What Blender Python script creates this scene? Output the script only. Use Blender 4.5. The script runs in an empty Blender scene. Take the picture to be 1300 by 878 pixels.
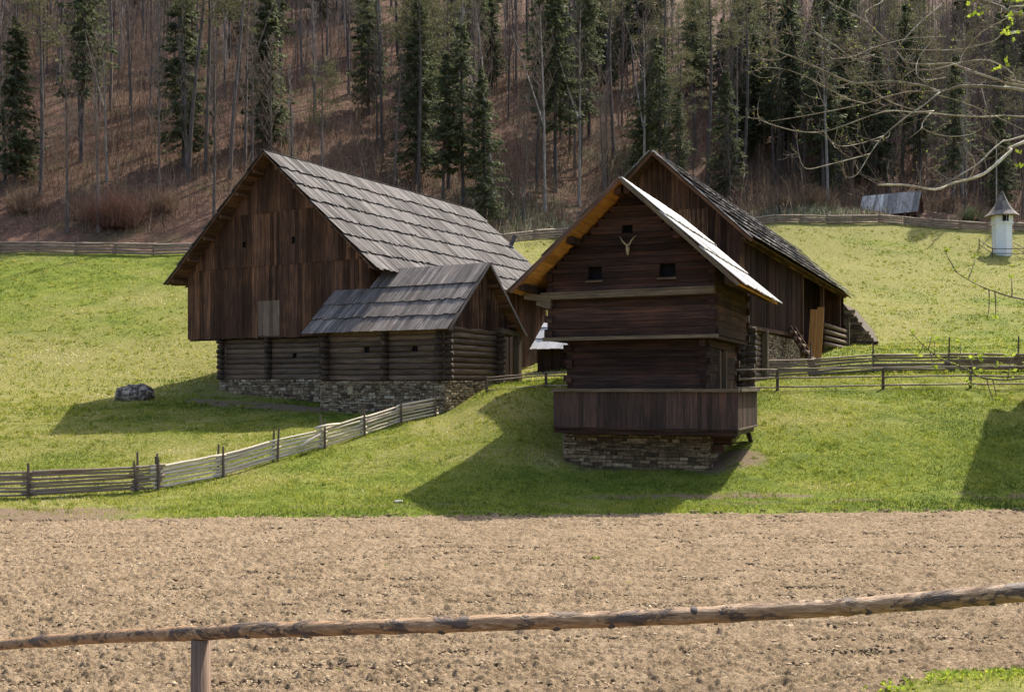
import bpy, math, random
import numpy as np
from mathutils import Vector
R = math.radians
random.seed(7); rng = np.random.default_rng(11)
C = bpy.context.scene.collection
scn = bpy.context.scene

# ---------------------------------------------------------------- camera, sky, sun, exposure
# eye is the origin of heights: z = 0, the ploughed field lies at z = -3
cam = bpy.data.objects.new('camera', bpy.data.cameras.new('camera'))
C.objects.link(cam); cam.location = (0, 0, 0); cam.rotation_euler = (R(90), 0, 0)
cam.data.sensor_width = 36; cam.data.lens = 36.0; cam.data.shift_y = -(439-490)/1300.0
cam.data.clip_start = 0.1; cam.data.clip_end = 2000
scn.camera = cam
SUN_EL, SUN_AZ = R(51), R(36)      # azimuth clockwise from +Y (straight away from the camera)
world = bpy.data.worlds.new('World'); scn.world = world; world.use_nodes = True
nt = world.node_tree; nt.nodes.clear()
sky = nt.nodes.new('ShaderNodeTexSky'); sky.sky_type = 'NISHITA'; sky.sun_disc = False
sky.sun_elevation = SUN_EL; sky.sun_rotation = SUN_AZ; sky.air_density = 1.0; sky.dust_density = 3.5; sky.ozone_density = 0.6
bg = nt.nodes.new('ShaderNodeBackground'); bg.inputs[1].default_value = 0.15
wo = nt.nodes.new('ShaderNodeOutputWorld')
nt.links.new(sky.outputs[0], bg.inputs[0]); nt.links.new(bg.outputs[0], wo.inputs[0])
sl = bpy.data.lights.new('sun', 'SUN'); sl.energy = 4.2; sl.angle = R(0.55); sl.color = (1.0, 0.93, 0.80)
so = bpy.data.objects.new('sun', sl); C.objects.link(so)
sd = Vector((math.sin(SUN_AZ)*math.cos(SUN_EL), math.cos(SUN_AZ)*math.cos(SUN_EL), math.sin(SUN_EL)))
so.rotation_euler = sd.to_track_quat('Z', 'Y').to_euler(); so.location = (20, 20, 60)
scn.view_settings.view_transform = 'Standard'; scn.view_settings.look = 'None'
scn.view_settings.exposure = 0.9; scn.view_settings.gamma = 1.0
scn.view_settings.use_curve_mapping = False

# ---------------------------------------------------------------- materials
def ramp(nt, stops, src=None):
    r = nt.nodes.new('ShaderNodeValToRGB'); el = r.color_ramp.elements
    while len(el) < len(stops): el.new(0.5)
    for e, (p, c) in zip(el, stops): e.position = p; e.color = (c[0], c[1], c[2], 1)
    if src is not None: nt.links.new(src, r.inputs[0])
    return r
def newmat(name):
    m = bpy.data.materials.new(name); m.use_nodes = True
    nt = m.node_tree; b = nt.nodes['Principled BSDF']; return m, nt, b
def noise(nt, vec, scale, detail=4, rough=0.55, dist=0):
    n = nt.nodes.new('ShaderNodeTexNoise'); n.inputs['Scale'].default_value = scale
    n.inputs['Detail'].default_value = detail; n.inputs['Roughness'].default_value = rough
    n.inputs['Distortion'].default_value = dist
    nt.links.new(vec, n.inputs['Vector']); return n
def mix(nt, a, b, f, mode='MIX'):
    m = nt.nodes.new('ShaderNodeMix'); m.data_type = 'RGBA'; m.blend_type = mode
    for s, v in ((m.inputs[6], a), (m.inputs[7], b), (m.inputs[0], f)):
        if isinstance(v, (int, float)): s.default_value = v
        elif isinstance(v, tuple): s.default_value = (*v, 1)
        else: nt.links.new(v, s)
    return m.outputs[2]
def mth(nt, op, a, b=0.0):
    m = nt.nodes.new('ShaderNodeMath'); m.operation = op
    for s, v in ((m.inputs[0], a), (m.inputs[1], b)):
        if isinstance(v, (int, float)): s.default_value = v
        else: nt.links.new(v, s)
    return m.outputs[0]
def mapping(nt, vec, sc):
    m = nt.nodes.new('ShaderNodeMapping'); m.inputs['Scale'].default_value = sc
    nt.links.new(vec, m.inputs['Vector']); return m.outputs[0]
def bump(nt, b, h, strength, dist=0.02):
    n = nt.nodes.new('ShaderNodeBump'); n.inputs['Strength'].default_value = strength
    n.inputs['Distance'].default_value = dist
    nt.links.new(h, n.inputs['Height']); nt.links.new(n.outputs[0], b.inputs['Normal'])

def wood(name, dark, mid, light, patch=None, patch_amt=0.0, rough=0.8, grain=22, spec=0.3, isl=(0.55, 1.35), bs=0.6):
    """weathered timber: UV u = across the grain (m), v = along it (m)"""
    m, nt, b = newmat(name)
    uv = nt.nodes.new('ShaderNodeUVMap').outputs[0]
    tc = nt.nodes.new('ShaderNodeTexCoord').outputs['Object']
    geo = nt.nodes.new('ShaderNodeNewGeometry')
    g1 = noise(nt, mapping(nt, uv, (grain, 0.9, 1)), 1.0, 6, 0.65, 0.3)
    g2 = noise(nt, mapping(nt, uv, (grain*4, 3.0, 1)), 1.0, 3, 0.6)
    s = mth(nt, 'ADD', mth(nt, 'MULTIPLY', g1.outputs[0], 0.7), mth(nt, 'MULTIPLY', g2.outputs[0], 0.3))
    r = ramp(nt, [(0.30, dark), (0.5, mid), (0.70, light)], s)
    col = r.outputs[0]
    if patch:
        p = noise(nt, tc, 0.55, 4, 0.6)
        pg = noise(nt, mapping(nt, uv, (9, 0.35, 1)), 1.0, 3, 0.6)
        f = ramp(nt, [(0.52, (0, 0, 0)), (0.68, (1, 1, 1))],
                 mth(nt, 'ADD', mth(nt, 'MULTIPLY', p.outputs[0], 0.45), mth(nt, 'MULTIPLY', pg.outputs[0], 0.6)))
        col = mix(nt, col, patch, mth(nt, 'MULTIPLY', f.outputs[0], patch_amt))
    v = nt.nodes.new('ShaderNodeMapRange'); v.inputs[3].default_value = isl[0]; v.inputs[4].default_value = isl[1]
    nt.links.new(geo.outputs['Random Per Island'], v.inputs[0])
    hsv = nt.nodes.new('ShaderNodeHueSaturation'); nt.links.new(col, hsv.inputs['Color'])
    nt.links.new(v.outputs[0], hsv.inputs['Value'])
    nt.links.new(hsv.outputs[0], b.inputs['Base Color'])
    b.inputs['Roughness'].default_value = rough; b.inputs['Specular IOR Level'].default_value = spec
    bump(nt, b, s, bs, 0.02)
    return m
M = {}
M['board'] = wood('dark stained boards', (.018,.010,.008), (.060,.032,.023), (.15,.078,.048), (.24,.115,.055), .6, isl=(.45, 1.6), rough=.88, spec=.12)
M['board_b'] = wood('brown boards', (.016,.009,.008), (.05,.027,.02), (.12,.065,.042), (.30,.16,.08), .9, isl=(.5,1.5), rough=.88, spec=.12)
M['board_dk'] = wood('dark shaded boards', (.010,.006,.006), (.028,.017,.014), (.07,.04,.03), (.11,.045,.035), .4, isl=(.5,1.5), rough=.95, spec=.03)  # dark boards; deep shade under the eave is put into the colour too
M['hatch'] = wood('paler boards', (.05,.035,.03), (.13,.09,.07), (.3,.22,.17), (.3,.16,.08), .3)
M['log'] = wood('barn logs', (.035,.024,.018), (.115,.08,.058), (.27,.195,.14), (.26,.15,.09), .4, grain=14, isl=(.6,1.3), bs=1)
M['logend'] = wood('dark log ends', (.02,.013,.01), (.06,.04,.03), (.14,.10,.07), None, grain=10)
M['granlog'] = wood('granary timbers', (.014,.009,.008), (.036,.022,.018), (.08,.046,.034), (.14,.06,.038), .5, rough=.88, spec=.12, grain=16, isl=(.55,1.5), bs=.8)
M['balcony'] = wood('balcony boards', (.018,.010,.008), (.05,.03,.024), (.115,.065,.048), (.20,.085,.05), .4, isl=(.55,1.5))
M['beam'] = wood('worn grey brown beams', (.045,.032,.02), (.12,.088,.056), (.24,.18,.12), None, grain=14, isl=(.8,1.2), bs=1)
M['roof'] = wood('weathered grey roof boards', (.024,.021,.02), (.085,.077,.075), (.28,.262,.255), (.09,.065,.055), .4, rough=.85, spec=.15, isl=(.4,1.65))
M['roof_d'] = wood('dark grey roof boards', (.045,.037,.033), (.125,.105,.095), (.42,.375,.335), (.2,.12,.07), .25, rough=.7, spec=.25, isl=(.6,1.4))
M['roof_s'] = wood('sun glare roof boards', (.42,.40,.39), (.58,.56,.54), (.72,.70,.67), None, rough=.38, spec=.9, isl=(.85,1.12), bs=.3)  # near-white glossy colour carries the sun glare on the lit slopes
M['roof_l'] = wood('ragged pale roof boards', (.06,.052,.05), (.20,.18,.175), (.48,.45,.44), (.12,.09,.07), .3, rough=.7, spec=.3, isl=(.45,1.5))
M['roof_st'] = wood('streaked grey roof boards', (.09,.08,.075), (.40,.37,.345), (.66,.62,.58), None, isl=(.4,1.5), rough=.8, spec=.15, grain=6)
M['deck_orange'] = wood('fresh roof deck', (.30,.12,.025), (.55,.25,.06), (.72,.36,.10), None, grain=10, isl=(.7,1.2))
M['deck'] = wood('old roof deck', (.04,.022,.014), (.12,.06,.035), (.22,.12,.065), None, grain=10)
M['fence'] = wood('fence rails weathered', (.08,.06,.045), (.25,.19,.145), (.5,.42,.33), (.12,.06,.035), .5, grain=20, isl=(.6,1.35))
M['fence_pale'] = wood('peeled fence rails', (.26,.21,.17), (.55,.48,.39), (.75,.69,.59), (.3,.2,.13), .35, grain=20, isl=(.7,1.25))
M['orange'] = wood('new plank', (.3,.13,.04), (.5,.24,.08), (.62,.34,.13), None, grain=12)
M['post_brown'] = wood('brown post', (.07,.042,.03), (.20,.13,.09), (.38,.28,.21), None, grain=40)
M['stake'] = wood('stakes', (.035,.025,.02), (.1,.075,.06), (.22,.17,.13), None, grain=20)

def flat(name, col, rough=.8, var=0.25, scale=6, spec=.3, bs=.3):
    m, nt, b = newmat(name)
    tc = nt.nodes.new('ShaderNodeTexCoord').outputs['Object']
    n = noise(nt, tc, scale, 6, .6)
    r = ramp(nt, [(0.3, tuple(c*(1-var) for c in col)), (0.7, tuple(min(1, c*(1+var)) for c in col))], n.outputs[0])
    nt.links.new(r.outputs[0], b.inputs['Base Color']); b.inputs['Roughness'].default_value = rough
    b.inputs['Specular IOR Level'].default_value = spec
    bump(nt, b, n.outputs[0], bs, 0.03); return m
M['white'] = flat('limewashed plaster', (.78,.78,.80), .9, .06, 2.5)
M['black'] = flat('dark opening', (.006,.006,.007), .9)  # near-black stands in for the unlit depth of holes and interiors
M['iron'] = flat('dark iron', (.03,.03,.03), .5)
M['bone'] = flat('bleached bone', (.32,.27,.16), .7, .3, 20)
M['stonepale'] = flat('pale stone',(.45,.42,.37),.9,.2,12)
M['mortar'] = flat('mortar and earth', (.10,.078,.055), .95, .4, 9)
M['earth'] = flat('trodden earth', (.20,.14,.095), .95, .35, 3)
def stonemat(name, cols, sc=10):
    m, nt, b = newmat(name)
    tc = nt.nodes.new('ShaderNodeTexCoord').outputs['Object']; geo = nt.nodes.new('ShaderNodeNewGeometry')
    r = ramp(nt, cols, geo.outputs['Random Per Island'])
    n = noise(nt, tc, sc, 6, .65); n2 = noise(nt, tc, sc*.12, 3)
    f = ramp(nt, [(0.35, (.35,.35,.35)), (0.65, (1.25,1.25,1.25))], n.outputs[0])
    c = mix(nt, r.outputs[0], f.outputs[0], 1.0, 'MULTIPLY')
    nt.links.new(c, b.inputs['Base Color']); b.inputs['Roughness'].default_value = .9
    bump(nt, b, n.outputs[0], .9, .04); return m
M['stone'] = stonemat('field stone', [(0,(.07,.045,.03)),(.25,(.17,.12,.075)),(.5,(.27,.20,.125)),(.8,(.36,.28,.18)),(1,(.48,.41,.31))], 16)
M['stone_d'] = stonemat('darker field stone', [(0,(.06,.038,.022)),(.4,(.17,.115,.066)),(.8,(.28,.20,.12)),(1,(.40,.31,.20))])
M['boulder'] = stonemat('boulder', [(0,(.27,.225,.195)),(1,(.27,.225,.195))], 6)
for e,c in zip([n for n in M['boulder'].node_tree.nodes if n.type=='VALTORGB'][1].color_ramp.elements,((.25,.24,.23),(1.7,1.7,1.7))): e.color=(*c,1)
for e,p in zip([n for n in M['boulder'].node_tree.nodes if n.type=='VALTORGB'][1].color_ramp.elements,(.46,.62)): e.position=p

def leafmat(name, cols, transl=.45, attr='rnd', rough=.7):
    m = bpy.data.materials.new(name); m.use_nodes = True; nt = m.node_tree; nt.nodes.clear()
    at = nt.nodes.new('ShaderNodeAttribute'); at.attribute_name = attr
    r = ramp(nt, cols, at.outputs['Fac'])
    d = nt.nodes.new('ShaderNodeBsdfPrincipled'); d.inputs['Roughness'].default_value = rough; d.inputs['Specular IOR Level'].default_value = .25
    t = nt.nodes.new('ShaderNodeBsdfTranslucent'); mx = nt.nodes.new('ShaderNodeMixShader'); mx.inputs[0].default_value = transl
    nt.links.new(r.outputs[0], d.inputs['Base Color']); nt.links.new(r.outputs[0], t.inputs[0])
    nt.links.new(d.outputs[0], mx.inputs[1]); nt.links.new(t.outputs[0], mx.inputs[2])
    o = nt.nodes.new('ShaderNodeOutputMaterial'); nt.links.new(mx.outputs[0], o.inputs[0]); return m
M['grass'] = leafmat('meadow grass', [(0,(.06,.095,.014)),(.35,(.20,.25,.03)),(.65,(.36,.36,.06)),(.88,(.48,.43,.15)),(1,(.66,.6,.38))], .5)
M['spruce'] = leafmat('spruce needles', [(0,(.055,.075,.04)),(.6,(.11,.13,.065)),(1,(.19,.20,.10))], .4)
M['pine'] = leafmat('pine needles', [(0,(.07,.072,.032)),(.6,(.135,.13,.06)),(1,(.21,.19,.10))], .3)
M['bud'] = leafmat('young leaves', [(0,(.16,.24,.02)),(1,(.42,.48,.06))], .5)
M['litter'] = leafmat('forest brush', [(0,(.05,.03,.022)),(.5,(.155,.095,.062)),(.85,(.28,.195,.125)),(1,(.42,.34,.25))], .2)
M['farwood'] = leafmat('far bare wood', [(0,(.07,.05,.045)),(.5,(.14,.105,.09)),(1,(.24,.19,.165))], .1)
M['brush_red'] = leafmat('red brown brush', [(0,(.10,.055,.042)),(1,(.24,.13,.095))], .1)
M['brush_pale'] = leafmat('pale undergrowth', [(0,(.06,.07,.03)),(.5,(.16,.17,.09)),(1,(.42,.42,.32))], .3)
M['clod'] = leafmat('soil clods', [(0,(.07,.048,.03)),(.5,(.15,.107,.065)),(.85,(.31,.23,.142)),(1,(.44,.345,.23))], 0.0, rough=.95)
def barkmat(name, a, b_, c):
    m, nt, b = newmat(name)
    tc = nt.nodes.new('ShaderNodeTexCoord').outputs['Object']; oi = nt.nodes.new('ShaderNodeObjectInfo')
    n = noise(nt, mapping(nt, tc, (6,6,1.2)), 1.0, 5, .6)
    r = ramp(nt, [(.3,a),(.5,b_),(.7,c)], n.outputs[0])
    v = nt.nodes.new('ShaderNodeMapRange'); v.inputs[3].default_value = .65; v.inputs[4].default_value = 1.35
    nt.links.new(oi.outputs['Random'], v.inputs[0])
    h = nt.nodes.new('ShaderNodeHueSaturation'); nt.links.new(r.outputs[0], h.inputs['Color']); nt.links.new(v.outputs[0], h.inputs['Value'])
    nt.links.new(h.outputs[0], b.inputs['Base Color']); b.inputs['Roughness'].default_value = .9
    bump(nt, b, n.outputs[0], .6, .03); return m
M['bark'] = barkmat('grey brown bark', (.045,.033,.028), (.10,.078,.068), (.20,.16,.14))
M['bark_pale'] = barkmat('pale bark', (.12,.10,.09), (.23,.20,.18), (.40,.36,.32))
M['bark_dark'] = barkmat('spruce bark', (.028,.021,.02), (.07,.055,.052), (.13,.11,.105))
M['twig'] = barkmat('bare twigs', (.09,.062,.05), (.17,.12,.095), (.27,.20,.155))
M['limb'] = barkmat('sunlit mossy bark', (.12,.095,.06), (.35,.30,.22), (.64,.58,.48))
M['twig_near'] = barkmat('budding twigs', (.08,.06,.045), (.20,.155,.11), (.36,.30,.22))

# ---------------------------------------------------------------- mesh helpers
def V(*a): return Vector(a)
class MB:
    def __init__(s): s.v=[]; s.f=[]; s.uv=[]
    def quad(s, pts, uvs=None):
        i=len(s.v); s.v += [tuple(p) for p in pts]; s.f.append(tuple(range(i,i+len(pts))))
        s.uv += uvs or [(0,0)]*len(pts)
    def box8(s, P, L, w):
        """P: 4 points at the start (ring order) and 4 at the end; grain runs start->end"""
        i=len(s.v); s.v += [tuple(p) for p in P]; o=random.random()*50; q=random.random()*50
        per=[0]
        for k in range(4): per.append(per[-1]+(Vector(P[k])-Vector(P[(k+1)%4])).length)
        for k in range(4):
            a,b=k,(k+1)%4; s.f.append((i+a,i+b,i+4+b,i+4+a))
            s.uv += [(o+per[k],q),(o+per[k+1],q),(o+per[k+1],q+L),(o+per[k],q+L)]
        s.f.append((i+3,i+2,i+1,i)); s.uv += [(o,q),(o+.1,q),(o+.1,q+.1),(o,q+.1)]
        s.f.append((i+4,i+5,i+6,i+7)); s.uv += [(o,q),(o+.1,q),(o+.1,q+.1),(o,q+.1)]
    def beam(s, p0, p1, side, w, t, w1=None, t1=None):
        p0=Vector(p0); p1=Vector(p1); d=(p1-p0); L=d.length; d=d/L
        side=Vector(side); side=(side-d*side.dot(d)).normalized(); n=d.cross(side)
        w1=w if w1 is None else w1; t1=t if t1 is None else t1
        P=[]
        for p,ww,tt in ((p0,w,t),(p1,w1,t1)):
            P += [p-side*ww/2-n*tt/2, p+side*ww/2-n*tt/2, p+side*ww/2+n*tt/2, p-side*ww/2+n*tt/2]
        s.box8(P, L, w)
    def tube(s, pts, rad, n=6, cap=True, wob=0):
        pts=[Vector(p) for p in pts]; i0=len(s.v); o=random.random()*50; q=random.random()*50
        m=len(pts); ref=None; L=0; Ls=[0]
        for k in range(1,m): L+=(pts[k]-pts[k-1]).length; Ls.append(L)
        for k in range(m):
            d=(pts[min(k+1,m-1)]-pts[max(k-1,0)]).normalized()
            if ref is None: ref = Vector((0,0,1)) if abs(d.z)<.9 else Vector((1,0,0))
            a=(ref-d*ref.dot(d)).normalized(); b=d.cross(a); ref=a
            for j in range(n):
                t=2*math.pi*j/n; r=rad[k]*(1+random.uniform(-wob,wob))
                s.v.append(tuple(pts[k]+a*math.cos(t)*r+b*math.sin(t)*r))
        for k in range(m-1):
            for j in range(n):
                j2=(j+1)%n; s.f.append((i0+k*n+j,i0+k*n+j2,i0+(k+1)*n+j2,i0+(k+1)*n+j))
                u0=o+j*.08; s.uv += [(u0,q+Ls[k]),(u0+.08,q+Ls[k]),(u0+.08,q+Ls[k+1]),(u0,q+Ls[k+1])]
        if cap:
            s.f.append(tuple(i0+j for j in reversed(range(n)))); s.uv += [(o+.05*math.cos(j),q+.05*math.sin(j)) for j in range(n)]
            s.f.append(tuple(i0+(m-1)*n+j for j in range(n))); s.uv += [(o+.05*math.cos(j),q+.05*math.sin(j)) for j in range(n)]
    def mesh(s, name, mat, smooth=False):
        me=bpy.data.meshes.new(name); me.from_pydata(s.v,[],s.f)
        ul=me.uv_layers.new(name='UVMap')
        ul.data.foreach_set('uv', np.array(s.uv,dtype=np.float32).ravel())
        me.materials.append(mat)
        if smooth: me.polygons.foreach_set('use_smooth',[True]*len(me.polygons))
        me.update(); return me
    def build(s, name, mat, parent=None, smooth=False, label=None):
        o=bpy.data.objects.new(name, s.mesh(name,mat,smooth)); C.objects.link(o)
        if parent is not None:
            o.parent=parent; o.matrix_parent_inverse=wmat(parent).inverted()
        if label: o['label']=label
        return o
def wmat(o):
    from mathutils import Matrix
    m=Matrix.LocRotScale(o.location,o.rotation_euler,o.scale)
    return m if o.parent is None else wmat(o.parent)@o.matrix_parent_inverse@m
def tag(o, label=None, cat=None, group=None, kind=None):
    if label: o['label']=label
    if cat: o['category']=cat
    if group: o['group']=group
    if kind: o['kind']=kind
    return o
def thing(name, label, cat, loc=(0,0,0), group=None):
    o=bpy.data.objects.new(name,None); o.empty_display_size=.3; C.objects.link(o); o.location=loc
    return tag(o,label,cat,group)
def fast_mesh(name, verts, faces, mat, attr=None):
    me=bpy.data.meshes.new(name); k=faces.shape[1]
    me.vertices.add(len(verts)); me.vertices.foreach_set('co', verts.astype(np.float32).ravel())
    me.loops.add(faces.size); me.loops.foreach_set('vertex_index', faces.astype(np.int32).ravel())
    me.polygons.add(len(faces)); me.polygons.foreach_set('loop_start', np.arange(0,faces.size,k,dtype=np.int32))
    me.polygons.foreach_set('loop_total', np.full(len(faces),k,dtype=np.int32))
    me.update(calc_edges=True)
    if attr:
        for n,a in attr.items():
            at=me.attributes.new(n,'FLOAT','POINT'); at.data.foreach_set('value',a.astype(np.float32))
    me.materials.append(mat); return me
def lattice(seed):
    r=np.random.default_rng(seed); return r.random((256,256))
LT=[lattice(i) for i in range(6)]
def vnoise(x,y,l=0):
    x=np.asarray(x,float); y=np.asarray(y,float); xi=np.floor(x).astype(int); yi=np.floor(y).astype(int)
    fx=x-xi; fy=y-yi; fx=fx*fx*(3-2*fx); fy=fy*fy*(3-2*fy); T=LT[l]
    a=T[xi&255,yi&255]; b=T[(xi+1)&255,yi&255]; c=T[xi&255,(yi+1)&255]; d=T[(xi+1)&255,(yi+1)&255]
    return (a*(1-fx)+b*fx)*(1-fy)+(c*(1-fx)+d*fx)*fy
def fbm(x,y,o=4,l=0):
    s=0;a=.5;t=0
    for k in range(o): s=s+a*vnoise(x*2**k+7*k,y*2**k+3*k,(l+k)%6); t+=a; a*=.5
    return s/t

# ---------------------------------------------------------------- terrain
PROF={
 0:[(27,-3.4),(30.5,-3.36),(34,-2.95),(38,-2.25),(42,-1.6),(46,-1.1),(50,-.5),(55,.7),(60,2.4),(70,6.4),(80,10.4),(84,11.6),(120,34),(300,146)],
 250:[(27,-3.4),(30.5,-3.3),(34,-2.8),(38,-2.15),(42,-1.55),(46,-1.05),(50,-.5),(55,.6),(60,2.3),(70,6.2),(80,10.2),(84,11.5),(120,34),(300,146)],
 430:[(27,-3.4),(30,-3.2),(34,-2.55),(38,-1.9),(42,-1.4),(46,-1.0),(50,-.5),(55,.6),(60,1.8),(70,5.4),(82,10.8),(86,12),(122,34),(300,146)],
 555:[(27,-3.4),(29.5,-3.15),(33,-2.45),(38,-1.6),(42,-1.12),(46,-.5),(50,0),(55,.7),(60,1.4),(70,4.4),(86,11.6),(91,13),(126,34.5),(300,144)],
 640:[(27,-3.4),(29.5,-3.15),(33,-2.35),(38,-1.05),(42,-.2),(46,.1),(50,.2),(55,.6),(60,1.2),(70,4),(92,13.2),(97,14.8),(132,36.5),(300,142)],
 760:[(27,-3.4),(29.5,-3.2),(32.5,-2.72),(35.2,-2.6),(38.5,-1.3),(42,-.05),(46,.4),(50,.7),(55,1.1),(60,1.8),(70,3.2),(98,14),(103,15.6),(136,36),(300,138)],
 890:[(27,-3.4),(29.5,-3.15),(32.5,-2.6),(35,-2.2),(38,-1.0),(42,0),(46,.45),(50,.8),(55,1.3),(60,1.9),(70,3.1),(84,7.6),(98,13),(106,16.5),(112,18.4),(124,24),(300,134)],
 950:[(27,-3.4),(29.5,-3.1),(32.5,-2.2),(38,-.8),(42,.0),(46,.5),(50,.9),(55,1.4),(60,2.0),(70,3.0),(84,7.4),(98,12.5),(108,17),(114,19),(124,22.5),(300,132)],
 1130:[(27.3,-3.4),(29.5,-3.05),(33,-2.05),(38,-.8),(42,.0),(46,.7),(50,1.05),(55,1.55),(60,2.1),(70,3.05),(76,4.9),(84,7.3),(98,12.5),(108,17),(114,18.6),(126,22.5),(300,128)],
 1300:[(27.6,-3.4),(30,-3.05),(33,-2.15),(38,-.85),(42,-.1),(46,.6),(50,1.0),(55,1.6),(60,2.2),(70,3.3),(76,5.1),(84,7.5),(98,12.0),(108,16.4),(114,17.9),(126,21.5),(300,124)],
}
PXS=sorted(PROF)
def hgt(X,Y):
    X=np.asarray(X,float); Y=np.asarray(Y,float)
    Yc=np.maximum(Y,1.0); p=650+1300*X/np.maximum(Yc,20.0); p=np.clip(p,0,1300)
    hs=np.zeros((len(PXS),)+X.shape)
    for i,k in enumerate(PXS):
        ys,zs=zip(*PROF[k]); a=0
        for dy in (-1.6,-.8,0,.8,1.6): a=a+np.interp(Y+dy,ys,zs)
        hs[i]=a/5
    out=np.zeros_like(X+Y)
    for i in range(len(PXS)-1):
        a,b=PXS[i],PXS[i+1]; t=np.clip((p-a)/(b-a),0,1); m=(p>=a)&(p<=b)
        t=t*t*(3-2*t); out=np.where(m,hs[i]*(1-t)+hs[i+1]*t,out)
    # bank the camera stands on
    bk=np.clip((9.6-Y)/5.5,0,1); bk=bk*bk*(3-2*bk)
    out=out+1.7*bk
    rb=np.clip((X-1.6)/2.6,0,1)*np.clip((12.3-Y)/2.6,0,1); out=out+.62*rb*(1-bk)
    # gentle unevenness
    amp=np.clip((Y-27)/8,0,1)
    out=out+amp*(.22*(fbm(X*.22,Y*.22,3)-.5)+.10*(fbm(X*.9,Y*.9,3,2)-.5))
    fr=np.clip((Y-95)/20,0,1); out=out+fr*1.8*(fbm(X*.06,Y*.06,4,3)-.5)*2
    return out
def H(x,y): return float(hgt(np.array([x]),np.array([y]))[0])
def W(px,py,Y): return Vector(((px-650)/1300*Y, Y, (490-py)/1300*Y))
def G(px,Y,dz=0):
    x=(px-650)/1300*Y; return Vector((x,Y,H(x,Y)+dz))

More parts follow.
